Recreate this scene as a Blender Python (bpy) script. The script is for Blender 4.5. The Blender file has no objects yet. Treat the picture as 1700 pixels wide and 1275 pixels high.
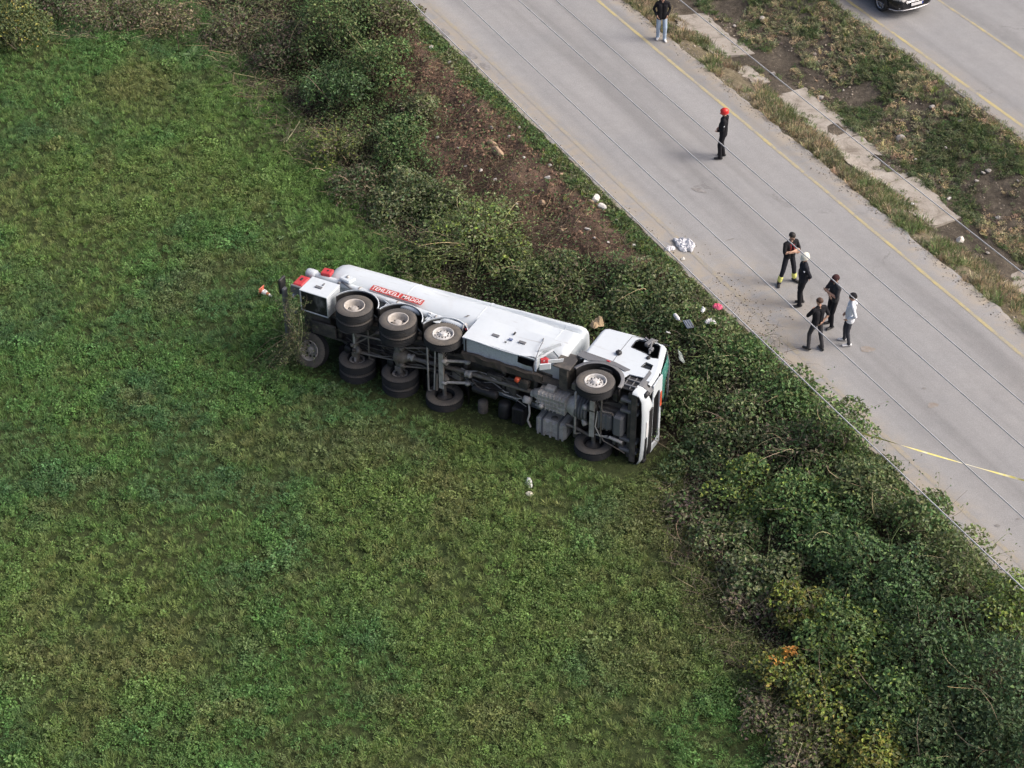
import bpy, bmesh, math, random
import numpy as np
from mathutils import Vector, Matrix, Euler
from mathutils.geometry import tessellate_polygon
from math import sin, cos, radians, pi, sqrt, atan2

SC = bpy.context.scene
COL = SC.collection
# ---------------------------------------------------------------- camera, sky, sun, exposure
F_PX, CAM_H = 3400.0, 36.6
PITCH = math.atan2(2687.0, F_PX)
cam_d = bpy.data.cameras.new('camera'); cam_d.sensor_width = 36.0; cam_d.lens = 36.0*F_PX/1700.0
cam_d.clip_start = 0.5; cam_d.clip_end = 3000.0
cam = bpy.data.objects.new('camera', cam_d); COL.objects.link(cam)
cam.location = (0, 0, CAM_H); cam.rotation_euler = (pi/2-PITCH, 0, 0)
SC.camera = cam

SUN_EL, SUN_AZ = radians(42), radians(97)      # azimuth clockwise from +Y: light comes from the right of the picture
world = bpy.data.worlds.new('World'); SC.world = world; world.use_nodes = True
wn = world.node_tree.nodes; wl = world.node_tree.links
sky = wn.new('ShaderNodeTexSky'); sky.sky_type = 'NISHITA'; sky.sun_disc = False
sky.sun_elevation = SUN_EL; sky.sun_rotation = SUN_AZ
sky.air_density = 0.6; sky.dust_density = 7.0; sky.ozone_density = 0.8
bg = wn['Background']; bg.inputs['Strength'].default_value = 0.15
wl.new(sky.outputs['Color'], bg.inputs['Color'])
sun_d = bpy.data.lights.new('sun', 'SUN'); sun_d.energy = 0.8; sun_d.angle = radians(24); sun_d.color = (1.0, 0.992, 0.98)
sun = bpy.data.objects.new('sun', sun_d); COL.objects.link(sun)
sdir = Vector((sin(SUN_AZ)*cos(SUN_EL), cos(SUN_AZ)*cos(SUN_EL), sin(SUN_EL)))
sun.rotation_euler = sdir.to_track_quat('Z', 'Y').to_euler(); sun.location = (30, 40, 60)
vs = SC.view_settings; vs.view_transform = 'Standard'; vs.look = 'None'; vs.gamma = 1.0
vs.use_curve_mapping = False; vs.exposure = 0.58
SC.cycles.use_denoising = True
SC.cycles.max_bounces = 8

# ---------------------------------------------------------------- places: road frame and terrain height
RA = radians(28); RS, RC = sin(RA), cos(RA)      # road runs along u, w is measured across it
ROAD_Z = 1.5
def to_uw(x, y): return -RS*x+RC*y, RC*x+RS*y
def to_xy(u, w): return -RS*u+RC*w, RC*u+RS*w

def _hash(ix, iy, seed):
    h = (ix*374761393+iy*668265263+seed*1442695041) & 0xFFFFFFFF
    h = ((h ^ (h >> 13))*1274126177) & 0xFFFFFFFF
    return ((h ^ (h >> 16)) & 0xFFFF)/65535.0
def vnoise(x, y, seed=0):
    x = np.asarray(x, float); y = np.asarray(y, float)
    ix = np.floor(x).astype(np.int64); iy = np.floor(y).astype(np.int64)
    fx = x-ix; fy = y-iy; fx = fx*fx*(3-2*fx); fy = fy*fy*(3-2*fy)
    a = _hash(ix, iy, seed); b = _hash(ix+1, iy, seed); c = _hash(ix, iy+1, seed); d = _hash(ix+1, iy+1, seed)
    return (a*(1-fx)+b*fx)*(1-fy)+(c*(1-fx)+d*fx)*fy
def fbm(x, y, seed=0, oct=4):
    s = 0; a = 0.5; t = 0
    for k in range(oct):
        s = s+a*vnoise(np.asarray(x)*2**k+17.3*k, np.asarray(y)*2**k-9.1*k, seed+k*7); t += a; a *= 0.5
    return s/t
def sstep(a, b, x):
    t = np.clip((np.asarray(x, float)-a)/(b-a), 0, 1); return t*t*(3-2*t)
def toe(u): return 21.9+2.3*np.exp(-((np.asarray(u, float)-37.3)/4.6)**2)
MED_W = [27.6, 34.9, 35.5, 36.2, 36.7, 37.6, 38.4, 39.4, 40.6, 41.2, 41.6, 51.5, 53, 60, 400]
MED_Z = [1.475, 1.47, 1.38, 1.02, .86, .80, .74, .95, 1.30, 1.45, 1.47, 1.43, 1.2, .9, .9]
def hz(x, y):
    x = np.asarray(x, float); y = np.asarray(y, float)
    u, w = to_uw(x, y); t0 = toe(u)
    bank = 1.475*sstep(0, 1, (w-t0)/(27.7-t0))
    z = np.where(w < 27.65, bank, np.interp(w, MED_W, MED_Z))
    rough = sstep(t0-.5, t0+1.2, w)*(1-sstep(26.9, 27.7, w))*.36+sstep(35.0, 35.8, w)*(1-sstep(40.3, 41.2, w))*.16
    z = z+rough*(fbm(x*.9, y*.9, 5)-.5)*1.6+rough*.75*(fbm(x*2.6, y*2.6, 15)-.5)
    fld = 1-sstep(t0-1, t0+.5, w)
    z = z+fld*((fbm(x*.25, y*.25, 9)-.5)*.12+(fbm(x*1.3, y*1.3, 11)-.5)*.05)
    return z
def hz1(x, y): return float(hz(np.array([x]), np.array([y]))[0])
_FW = np.array([0, cos(PITCH), -sin(PITCH)]); _UP = np.array([0, sin(PITCH), cos(PITCH)])
def at(px, py, dz=0.0, z=None):
    """world point on the terrain (plus dz) that a surveyed photo pixel shows"""
    d = _FW+_UP*(637.5-py)/F_PX+np.array([(px-850)/F_PX, 0, 0]); zz = .8 if z is None else z
    for i in range(14 if z is None else 1):
        t = (zz-CAM_H)/d[2]; P = np.array([0, 0, CAM_H])+t*d
        if z is None: zz = .5*zz+.5*(hz1(P[0], P[1])+dz)
    return Vector((P[0], P[1], zz))

def at_many(px, py, z0=0.0):
    d = _FW[None]+_UP[None]*((637.5-np.asarray(py))/F_PX)[:, None]+np.stack([(np.asarray(px)-850)/F_PX, 0*np.asarray(px), 0*np.asarray(px)], 1)
    zz = np.full(len(d), z0+.5)
    for i in range(12):
        P = np.array([0, 0, CAM_H])+((zz-CAM_H)/d[:, 2])[:, None]*d; zz = .5*zz+.5*(hz(P[:, 0], P[:, 1])+z0)
    return P
# ---------------------------------------------------------------- mesh helpers
def tag(o, label=None, cat=None, group=None, kind=None):
    if label: o['label'] = label
    if cat: o['category'] = cat
    if group: o['group'] = group
    if kind: o['kind'] = kind
    return o
def empty(name, loc=(0, 0, 0), rot=(0, 0, 0)):
    o = bpy.data.objects.new(name, None); COL.objects.link(o); o.location = loc; o.rotation_euler = rot
    o.empty_display_size = .2
    return o
def link(name, me, parent=None):
    o = bpy.data.objects.new(name, me); COL.objects.link(o)
    if parent is not None: o.parent = parent
    return o
class MB:
    """collects faces; build() links them as one mesh object"""
    def __init__(s): s.v = []; s.f = []; s.m = []; s.sm = []
    def add(s, vs, fs, mi=0, smooth=False):
        n = len(s.v); s.v += [tuple(p) for p in vs]
        for f in fs: s.f.append([n+i for i in f]); s.m.append(mi); s.sm.append(smooth)
        return s
    def box(s, c, d, rot=None, ch=None, mi=0):
        """chamfered box: centre, full sizes, optional rotation matrix"""
        hx, hy, hz_ = [k/2 for k in d]
        if ch is None: ch = min(.02, .25*min(d))
        vs = []; ids = {}
        for sx in (-1, 1):
            for sy in (-1, 1):
                for sz in (-1, 1):
                    for ax in range(3):
                        p = [sx*hx, sy*hy, sz*hz_]
                        for k, sg in enumerate((sx, sy, sz)):
                            if k != ax: p[k] -= sg*ch
                        ids[(sx, sy, sz, ax)] = len(vs); vs.append(Vector(p))
        fs = []
        for ax in range(3):
            for sg in (-1, 1):
                o = [(-1, -1), (1, -1), (1, 1), (-1, 1)]
                if sg < 0: o = o[::-1]
                q = []
                for a, b in o:
                    k = [0, 0, 0]; k[ax] = sg; k[(ax+1) % 3] = a; k[(ax+2) % 3] = b
                    q.append(ids[(k[0], k[1], k[2], ax)])
                fs.append(q)
        for ax in range(3):           # edges along axis ax
            b1, b2 = (ax+1) % 3, (ax+2) % 3
            for s1 in (-1, 1):
                for s2 in (-1, 1):
                    def kk(e, a):
                        k = [0, 0, 0]; k[ax] = e; k[b1] = s1; k[b2] = s2
                        return ids[(k[0], k[1], k[2], a)]
                    q = [kk(-1, b1), kk(1, b1), kk(1, b2), kk(-1, b2)]
                    fs.append(q if s1*s2 < 0 else q[::-1])
        for sx in (-1, 1):
            for sy in (-1, 1):
                for sz in (-1, 1):
                    q = [ids[(sx, sy, sz, a)] for a in range(3)]
                    fs.append(q if sx*sy*sz > 0 else q[::-1])
        c = Vector(c)
        s.add([(rot @ p if rot else p)+c for p in vs], fs, mi)
        return s
    def bx(s, x0, x1, y0, y1, z0, z1, ch=None, mi=0):
        return s.box(((x0+x1)/2, (y0+y1)/2, (z0+z1)/2), (abs(x1-x0), abs(y1-y0), abs(z1-z0)), None, ch, mi)
    def tube(s, pts, r, n=8, caps=True, mi=0, smooth=True):
        pts = [Vector(p) for p in pts]; k = len(pts)
        rr = r if isinstance(r, (list, tuple)) else [r]*k
        vs = []; up = None
        for i, p in enumerate(pts):
            t = (pts[min(i+1, k-1)]-pts[max(i-1, 0)]).normalized()
            if up is None:
                up = t.orthogonal().normalized()
            up = (up-t*up.dot(t))
            up = up.normalized() if up.length > 1e-6 else t.orthogonal().normalized()
            b = t.cross(up)
            for j in range(n):
                a = 2*pi*j/n; vs.append(p+(up*cos(a)+b*sin(a))*rr[i])
        fs = [[i*n+j, i*n+(j+1) % n, (i+1)*n+(j+1) % n, (i+1)*n+j] for i in range(k-1) for j in range(n)]
        s.add(vs, fs, mi, smooth)
        if caps:
            s.add(vs[:n], [list(range(n))[::-1]], mi); s.add(vs[-n:], [list(range(n))], mi)
        return s
    def lathe(s, prof, o=(0, 0, 0), ax=(0, 1, 0), n=32, mi=0, smooth=True, a0=0, a1=2*pi):
        """prof: (radius, along-axis) pairs"""
        ax = Vector(ax).normalized(); e1 = ax.orthogonal().normalized()
        if abs(ax.y) > .99: e1 = Vector((1, 0, 0))
        e2 = ax.cross(e1); o = Vector(o); full = abs(a1-a0-2*pi) < 1e-6; m = n if full else n+1
        vs = []
        for r, h in prof:
            for j in range(m):
                a = a0+(a1-a0)*j/n; vs.append(o+ax*h+(e1*cos(a)+e2*sin(a))*r)
        fs = []
        for i in range(len(prof)-1):
            for j in range(n):
                k = (j+1) % m if full else j+1
                fs.append([i*m+j, i*m+k, (i+1)*m+k, (i+1)*m+j])
        return s.add(vs, fs, mi, smooth)
    def plate(s, outer, holes, y0, y1, mi=0, mi_in=None, fn=None):
        """outline in (x,z) with holes, thick from y0 to y1"""
        fn = fn or (lambda a, y, b: (a, y, b))
        loops = [outer]+list(holes)
        tri = tessellate_polygon([[Vector((a, b, 0)) for a, b in L] for L in loops])
        flat = [p for L in loops for p in L]
        s.add([fn(a, y0, b) for a, b in flat], [list(t) for t in tri], mi)
        s.add([fn(a, y1, b) for a, b in flat], [list(t)[::-1] for t in tri], mi if mi_in is None else mi_in)
        for L in loops:
            k = len(L)
            s.add([fn(a, y0, b) for a, b in L]+[fn(a, y1, b) for a, b in L],
                  [[i, (i+1) % k, k+(i+1) % k, k+i] for i in range(k)], mi)
        return s
    def mesh(s, name, mats):
        me = bpy.data.meshes.new(name); me.from_pydata(s.v, [], s.f)
        for m in (mats if isinstance(mats, (list, tuple)) else [mats]): me.materials.append(m)
        me.polygons.foreach_set('material_index', s.m); me.polygons.foreach_set('use_smooth', s.sm)
        me.update()
        bm = bmesh.new(); bm.from_mesh(me); bmesh.ops.recalc_face_normals(bm, faces=bm.faces); bm.to_mesh(me); bm.free()
        return me
    def build(s, name, mats, parent=None):
        return link(name, s.mesh(name, mats), parent)
def rotm(ax, deg): return Matrix.Rotation(radians(deg), 3, ax)
def np_mesh(name, V, Fc, mats, cols=None, smooth=False, mi=None, attr='col'):
    """V (n,3), Fc (m,k) arrays, optional per-vertex colours"""
    V = np.asarray(V, np.float32); Fc = np.asarray(Fc, np.int32); m, k = Fc.shape
    me = bpy.data.meshes.new(name); me.vertices.add(len(V)); me.vertices.foreach_set('co', V.ravel())
    me.loops.add(m*k); me.loops.foreach_set('vertex_index', Fc.ravel())
    me.polygons.add(m); me.polygons.foreach_set('loop_start', np.arange(0, m*k, k, dtype=np.int32))
    me.polygons.foreach_set('loop_total', np.full(m, k, np.int32))
    for q in (mats if isinstance(mats, (list, tuple)) else [mats]): me.materials.append(q)
    if mi is not None: me.polygons.foreach_set('material_index', np.asarray(mi, np.int32))
    me.polygons.foreach_set('use_smooth', np.full(m, smooth, bool))
    me.update(calc_edges=True)
    if cols is not None:
        a = me.color_attributes.new(attr, 'FLOAT_COLOR', 'POINT')
        c = np.ones((len(V), 4), np.float32); c[:, :3] = cols; a.data.foreach_set('color', c.ravel())
    return me
# ---------------------------------------------------------------- materials
def _mk(name):
    m = bpy.data.materials.new(name); m.use_nodes = True
    nt = m.node_tree; b = nt.nodes['Principled BSDF']
    return m, nt, nt.nodes, nt.links, b
def _noise(nt, scale, detail=4, rough=.6, co='Object', dist=0):
    tc = nt.nodes.new('ShaderNodeTexCoord'); n = nt.nodes.new('ShaderNodeTexNoise')
    n.inputs['Scale'].default_value = scale; n.inputs['Detail'].default_value = detail
    n.inputs['Roughness'].default_value = rough; n.inputs['Distortion'].default_value = dist
    nt.links.new(tc.outputs[co], n.inputs['Vector']); return n
def _ramp(nt, src, stops):
    r = nt.nodes.new('ShaderNodeValToRGB'); e = r.color_ramp.elements
    while len(e) < len(stops): e.new(.5)
    for k, (p, c) in enumerate(stops):
        e[k].position = p; e[k].color = (c, c, c, 1) if isinstance(c, (int, float)) else (*c, 1)
    nt.links.new(src, r.inputs[0]); return r
def _mix(nt, fac, a, b, mode='MIX'):
    m = nt.nodes.new('ShaderNodeMix'); m.data_type = 'RGBA'; m.blend_type = mode
    for sock, v in ((m.inputs[0], fac), (m.inputs[6], a), (m.inputs[7], b)):
        if hasattr(v, 'is_output'): nt.links.new(v, sock)
        elif isinstance(v, tuple): sock.default_value = (*v, 1)
        else: sock.default_value = v
    return m.outputs[2]
def _bump(nt, b, src, strength, dist=.01):
    k = nt.nodes.new('ShaderNodeBump'); k.inputs['Strength'].default_value = strength; k.inputs['Distance'].default_value = dist
    nt.links.new(src, k.inputs['Height']); nt.links.new(k.outputs[0], b.inputs['Normal'])
def pmat(name, col, rough=.6, metal=0, dirt=.35, dcol=(.16, .13, .10), scale=3.0, lo=.48, hi=.72, bump=0, bscale=40, spec=.5, fine=(.82, 1.08)):
    m, nt, N, L, b = _mk(name)
    n = _noise(nt, scale, 6, .68, dist=.6); r = _ramp(nt, n.outputs[0], [(lo, 0.0), (hi, dirt)])
    n2 = _noise(nt, scale*9, 3, .6); r2 = _ramp(nt, n2.outputs[0], [(.3, fine[0]), (.7, fine[1])])
    c = _mix(nt, r.outputs[0], col, dcol); c = _mix(nt, 1.0, c, r2.outputs[0], 'MULTIPLY')
    L.new(c, b.inputs['Base Color']); b.inputs['Roughness'].default_value = rough
    b.inputs['Metallic'].default_value = metal; b.inputs['Specular IOR Level'].default_value = spec
    rr = _ramp(nt, n.outputs[0], [(lo, rough), (hi, min(1, rough+.3))]); L.new(rr.outputs[0], b.inputs['Roughness'])
    if bump: _bump(nt, b, _noise(nt, bscale, 4).outputs[0], bump)
    return m
def leafmat(name, source='GEOMETRY', rough=.55, trans=.25, attr='col'):
    """leaf colour comes from a per-leaf attribute; light passes through a little"""
    m, nt, N, L, b = _mk(name)
    a = N.new('ShaderNodeAttribute'); a.attribute_name = attr; a.attribute_type = source
    n = _noise(nt, 9.0, 3); r = _ramp(nt, n.outputs[0], [(.3, .78), (.7, 1.2)])
    c = _mix(nt, 1.0, a.outputs['Color'], r.outputs[0], 'MULTIPLY')
    L.new(c, b.inputs['Base Color']); b.inputs['Roughness'].default_value = rough; b.inputs['Specular IOR Level'].default_value = .35
    t = N.new('ShaderNodeBsdfTranslucent'); L.new(c, t.inputs['Color'])
    mx = N.new('ShaderNodeMixShader'); mx.inputs[0].default_value = trans
    L.new(b.outputs[0], mx.inputs[1]); L.new(t.outputs[0], mx.inputs[2]); L.new(mx.outputs[0], N['Material Output'].inputs['Surface'])
    return m
# ---------------------------------------------------------------- ground sheet
rng = np.random.default_rng(7)
def soil_mask(x, y):
    """where the bank is scraped bare"""
    u, w = to_uw(np.asarray(x, float), np.asarray(y, float))
    up_ = np.interp(u, [40.5, 43, 48, 54, 58.5, 61], [27.35, 27.35, 27.3, 27.25, 27.1, 27.0])
    lo_ = np.interp(u, [40.5, 42.5, 44.5, 47, 51, 55, 58, 61], [27.3, 26.6, 25.4, 24.4, 24.3, 25.0, 25.9, 27.0])
    n = (fbm(x*1.1, y*1.1, 33)-.5)*1.9
    return sstep(-.25, .25, w-lo_+n)*sstep(-.2, .15, up_-w+n*.45)*sstep(40.3, 42, u)*(1-sstep(59, 61, u))
def build_ground():
    def axis(a, b, st, ext):
        k = list(np.arange(a, b+1e-6, st)); s = st; lo, hi = a, b; L = []; R = []
        while hi < ext or lo > -ext:
            s *= 1.6
            if lo > -ext: lo -= s; L.append(lo)
            if hi < ext: hi += s; R.append(hi)
        return np.array(L[::-1]+k+R)
    xs = axis(-25, 25, .17, 900); ys = axis(28, 76, .17, 900)
    X, Y = np.meshgrid(xs, ys); x = X.ravel(); y = Y.ravel(); Z = hz(x, y)
    nx, ny = len(xs), len(ys); idx = np.arange(nx*ny).reshape(ny, nx)
    Fc = np.stack([idx[:-1, :-1], idx[:-1, 1:], idx[1:, 1:], idx[1:, :-1]], -1).reshape(-1, 4)
    u, w = to_uw(x, y); t0 = toe(u)
    n1 = fbm(x*.35, y*.35, 2)[:, None]; n2 = fbm(x*1.7, y*1.7, 4)[:, None]
    grass = np.array([.038, .062, .022])*(1-n1)+np.array([.060, .072, .028])*n1
    litter = np.array([.05, .042, .028])*(.7+.6*n2)
    soil = np.array([.165, .112, .084])*(.35+1.25*n2)
    med = np.array([.150, .128, .100])*(.45+.9*n2)*(1-.3*n1)
    dry = np.array([.21, .18, .12])*(.7+.5*n2)
    c = grass
    def over(c, m, q): m = m[:, None]; return c*(1-m)+q*m
    c = over(c, sstep(-1.2, .6, w-t0+(n2[:, 0]-.5)*1.5), litter)
    sm = soil_mask(x, y); c = over(c, sm, soil)
    c = over(c, sstep(26.9, 27.4, w)*(1-sm)*.6, grass*1.2)
    c = over(c, sstep(34.8, 35.2, w), dry)
    c = over(c, sstep(35.8, 36.6, w+(n1[:, 0]-.5)), med)
    c = over(c, sstep(41.2, 41.6, w), dry*.8)
    m, nt, N, L, b = _mk('ground')
    a = N.new('ShaderNodeAttribute'); a.attribute_name = 'gcol'
    n = _noise(nt, 5, 8, .7); r = _ramp(nt, n.outputs[0], [(.3, .55), (.5, .95), (.75, 1.55)])
    f = _noise(nt, 38, 5, .7); r2 = _ramp(nt, f.outputs[0], [(.3, .6), (.7, 1.4)])
    q = _mix(nt, 1, a.outputs['Color'], r.outputs[0], 'MULTIPLY'); q = _mix(nt, 1, q, r2.outputs[0], 'MULTIPLY')
    L.new(q, b.inputs['Base Color']); b.inputs['Roughness'].default_value = .95; b.inputs['Specular IOR Level'].default_value = .15
    ad = N.new('ShaderNodeMath'); ad.operation = 'ADD'; L.new(n.outputs[0], ad.inputs[0]); L.new(f.outputs[0], ad.inputs[1])
    _bump(nt, b, ad.outputs[0], .9, .06)
    me = np_mesh('ground', np.stack([x, y, Z], -1), Fc, m, c, True, attr='gcol')
    tag(link('ground', me), 'green field, weedy bank and stony median ground', kind='structure')
build_ground()

# ---------------------------------------------------------------- roads
def asphalt(name, dusty):
    m, nt, N, L, b = _mk(name)
    big = _noise(nt, .35, 5, .6, dist=.4); med = _noise(nt, 2.6, 6, .65); fine = _noise(nt, 95, 3, .8); fine2 = _noise(nt, 28, 4, .75)
    r1 = _ramp(nt, big.outputs[0], [(.3, (.264, .265, .264)), (.52, (.279, .277, .273)), (.75, (.292, .287, .279))])
    r2 = _ramp(nt, med.outputs[0], [(.3, .94), (.7, 1.05)]); r3 = _ramp(nt, fine.outputs[0], [(.28, .62), (.5, 1.0), (.75, 1.3)])
    r4 = _ramp(nt, fine2.outputs[0], [(.3, .86), (.7, 1.12)])
    q = _mix(nt, 1, r1.outputs[0], r2.outputs[0], 'MULTIPLY'); q = _mix(nt, 1, q, r3.outputs[0], 'MULTIPLY'); q = _mix(nt, 1, q, r4.outputs[0], 'MULTIPLY')
    # sandy dust lying along the edges: an attribute painted on the mesh, broken by noise
    a = N.new('ShaderNodeAttribute'); a.attribute_name = 'gcol'
    dn = _noise(nt, 1.3, 6, .7, dist=1.0); dr = _ramp(nt, dn.outputs[0], [(.36, 0.0), (.62, 1.0)])
    mm = N.new('ShaderNodeMath'); mm.operation = 'MULTIPLY'; L.new(a.outputs['Fac'], mm.inputs[0]); L.new(dr.outputs[0], mm.inputs[1])
    q = _mix(nt, mm.outputs[0], q, dusty)
    # cracks
    tc = N.new('ShaderNodeTexCoord'); vo = N.new('ShaderNodeTexVoronoi'); vo.feature = 'DISTANCE_TO_EDGE'; vo.inputs['Scale'].default_value = .16
    wob = _noise(nt, 1.1, 5, .7); ws = N.new('ShaderNodeMix'); ws.data_type = 'VECTOR'; ws.inputs[0].default_value = .55
    L.new(tc.outputs['Object'], ws.inputs[4]); L.new(wob.outputs['Color'], ws.inputs[5]); L.new(ws.outputs[1], vo.inputs['Vector'])
    cr = _ramp(nt, vo.outputs['Distance'], [(0.0, 1.0), (.0035, 0.0)])
    gate = _noise(nt, .5, 2); gr = _ramp(nt, gate.outputs[0], [(.5, 0.0), (.6, .4)])
    cm = N.new('ShaderNodeMath'); cm.operation = 'MULTIPLY'; L.new(cr.outputs[0], cm.inputs[0]); L.new(gr.outputs[0], cm.inputs[1])
    q = _mix(nt, cm.outputs[0], q, (.1, .095, .09))
    # wheel paths and paving passes: long streaks running with the road
    mp = N.new('ShaderNodeMapping'); mp.vector_type = 'TEXTURE'; mp.inputs['Rotation'].default_value = (0, 0, RA); mp.inputs['Scale'].default_value = (1, 22, 1)
    L.new(tc.outputs['Object'], mp.inputs['Vector']); sn = N.new('ShaderNodeTexNoise'); sn.inputs['Scale'].default_value = 1.5; sn.inputs['Detail'].default_value = 5; L.new(mp.outputs[0], sn.inputs['Vector'])
    sr = _ramp(nt, sn.outputs[0], [(.32, .83), (.5, 1.0), (.68, 1.09)]); q = _mix(nt, 1, q, sr.outputs[0], 'MULTIPLY')
    L.new(q, b.inputs['Base Color']); b.inputs['Roughness'].default_value = .88; b.inputs['Specular IOR Level'].default_value = .3
    _bump(nt, b, fine.outputs[0], .35, .006)
    return m
def road(name, w0, w1, dust, label, zt):
    us = np.concatenate([np.linspace(-500, 8, 40), np.arange(10, 90, .22), np.linspace(92, 600, 40)])
    ws = np.concatenate([[w0], np.linspace(w0+.12, w1-.12, 40), [w1]])
    U, Wm = np.meshgrid(us, ws, indexing='ij')
    e0 = (fbm(us*1.6, us*0, 41)-.5)*.16+(fbm(us*6, us*0, 43)-.5)*.06; e1 = (fbm(us*1.1, us*0, 47)-.5)*.22+(fbm(us*7, us*0, 49, 5)-.5)*.22
    Wm = Wm.copy(); Wm[:, 0] += e0; Wm[:, 1] += e0*.9; Wm[:, -1] += e1; Wm[:, -2] += e1*.9
    Z = np.full_like(U, zt); Z[:, 0] -= .012; Z[:, -1] -= .012
    x, y = to_xy(U, Wm); nu, nw = U.shape
    V = np.stack([x, y, Z], -1).reshape(-1, 3); idx = np.arange(nu*nw).reshape(nu, nw)
    Fc = np.stack([idx[:-1, :-1], idx[:-1, 1:], idx[1:, 1:], idx[1:, :-1]], -1).reshape(-1, 4)
    lo = V.copy(); lo[:, 2] -= .2; nv = len(V); S = []
    for col in (0, nw-1):
        a = idx[:-1, col]; b_ = idx[1:, col]; S.append(np.stack([a, b_, b_+nv, a+nv], -1))
    Fc = np.concatenate([Fc]+S); V = np.concatenate([V, lo])
    d = np.minimum(np.abs(Wm-w0), np.abs(w1-Wm)*1.3); dm = np.clip(1.25-d/1.0, 0, 1).reshape(-1)
    if name == 'road':
        pu, pw = 40.6, 28.9
        dm = np.maximum(dm, np.clip(1.25-np.hypot((U-39.2)/3.4, (Wm-28.6)/1.7), 0, 1).reshape(-1))
    dm = np.concatenate([dm, dm]); cols = np.repeat(dm[:, None], 3, 1)
    o = link(name, np_mesh(name, V, Fc, asphalt(name+'_asphalt', dust), cols, False, attr='gcol'))
    return tag(o, label, kind='structure')
near_road = road('road', 27.95, 34.98, (.34, .30, .24), 'worn grey two lane road beside the green field', ROAD_Z)
far_road = road('highway', 41.6, 51.4, (.31, .285, .25), 'grey carriageway beyond the stony median', ROAD_Z)

def paint(name, col, wear_lo, wear_hi, under):
    m, nt, N, L, b = _mk(name)
    n = _noise(nt, 9, 6, .75); n2 = _noise(nt, 1.2, 3, .6)
    ad = N.new('ShaderNodeMath'); ad.operation = 'ADD'; L.new(n.outputs[0], ad.inputs[0]); L.new(n2.outputs[0], ad.inputs[1])
    hv = N.new('ShaderNodeMath'); hv.operation = 'MULTIPLY'; hv.inputs[1].default_value = .5; L.new(ad.outputs[0], hv.inputs[0])
    r = _ramp(nt, hv.outputs[0], [(wear_lo, 0.0), (wear_hi, 1.0)])
    q = _mix(nt, r.outputs[0], col, under)
    f = _noise(nt, 90, 3); r3 = _ramp(nt, f.outputs[0], [(.3, .75), (.7, 1.2)]); q = _mix(nt, 1, q, r3.outputs[0], 'MULTIPLY')
    L.new(q, b.inputs['Base Color']); b.inputs['Roughness'].default_value = .8
    return m
P_YEL = paint('yellow_paint', (.46, .39, .18), .42, .60, (.28, .27, .255))
P_OLD = paint('faded_yellow_paint', (.36, .31, .21), .36, .56, (.275, .265, .25))
def line(parent, w, wid, mat, seed, lift=.005, u0=-300, u1=300):
    us = np.concatenate([np.linspace(u0, 12, 20), np.arange(14, 88, .2), np.linspace(90, u1, 20)])
    dw = (fbm(us*.25, us*0, seed)-.5)*.06; e = (fbm(us*4, us*0, seed+5)-.5)*.03
    a = to_xy(us, w+dw-wid/2+e); b_ = to_xy(us, w+dw+wid/2-e)
    V = np.concatenate([np.stack([a[0], a[1], np.full(len(us), ROAD_Z+lift)], -1), np.stack([b_[0], b_[1], np.full(len(us), ROAD_Z+lift)], -1)])
    k = np.arange(len(us)-1); n = len(us); Fc = np.stack([k, n+k, n+k+1, k+1], -1)
    return link('edge_line', np_mesh('edge_line', V, Fc, mat), parent)
line(near_road, 34.12, .115, P_YEL, 61); line(near_road, 28.62, .14, P_OLD, 62)
line(far_road, 42.1, .12, P_YEL, 63); line(far_road, 45.05, .11, P_YEL, 64)
# ---------------------------------------------------------------- overturned tanker
M_WHITE = pmat('white_paint', (.585, .635, .665), .35, 0, .34, (.45, .43, .40), .8, .52, .85, spec=.5, fine=(.975, 1.01))
def scuffs(m, scale, lo, hi, col, amt):
    """long scrapes on the paint: real marks, fixed to the panel"""
    nt = m.node_tree; N, L = nt.nodes, nt.links; b = N['Principled BSDF']; src = b.inputs['Base Color'].links[0].from_socket
    tc = N.new('ShaderNodeTexCoord'); mp = N.new('ShaderNodeMapping'); mp.inputs['Scale'].default_value = scale; mp.inputs['Rotation'].default_value = (0, .25, 0); L.new(tc.outputs['Object'], mp.inputs[0])
    n = N.new('ShaderNodeTexNoise'); n.inputs['Scale'].default_value = 1.0; n.inputs['Detail'].default_value = 6; n.inputs['Roughness'].default_value = .7; L.new(mp.outputs[0], n.inputs['Vector'])
    r = _ramp(nt, n.outputs[0], [(lo, 0.0), (hi, amt)]); L.new(_mix(nt, r.outputs[0], src, col), b.inputs['Base Color'])
scuffs(M_WHITE, (.9, 3, 9), .60, .70, (.36, .35, .33), .6); scuffs(M_WHITE, (7, 7, 22), .66, .72, (.15, .14, .13), .55)
M_WHITE2 = pmat('grimy_white_paint', (.56, .61, .65), .4, 0, .6, (.20, .18, .16), 2.2, .5, .75)
M_RUB = pmat('tyre_rubber', (.085, .080, .075), .88, 0, .8, (.14, .122, .10), 2.4, .42, .68, bump=.4, bscale=60)
M_RUBD = pmat('dusty_tyre_rubber', (.10, .092, .082), .9, 0, .8, (.18, .155, .125), 2.0, .38, .66, bump=.4, bscale=60)
M_TREAD = pmat('tyre_tread', (.022, .023, .026), .8, 0, .5, (.07, .062, .052), 3, .5, .75, bump=.4, bscale=60)
M_RIM = pmat('dusty_rim', (.50, .47, .43), .55, 0, .6, (.2, .165, .13), 9, .42, .72)
M_RIMB = pmat('silver_rim', (.60, .59, .57), .5, .05, .45, (.22, .18, .14), 9, .45, .75)
M_CHA = pmat('chassis_grime', (.060, .057, .055), .7, 0, .9, (.19, .165, .135), 2.6, .42, .68, bump=.3)
M_MET = pmat('worn_steel', (.21, .20, .185), .6, .25, .8, (.17, .135, .1), 3, .42, .66, bump=.25)
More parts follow.
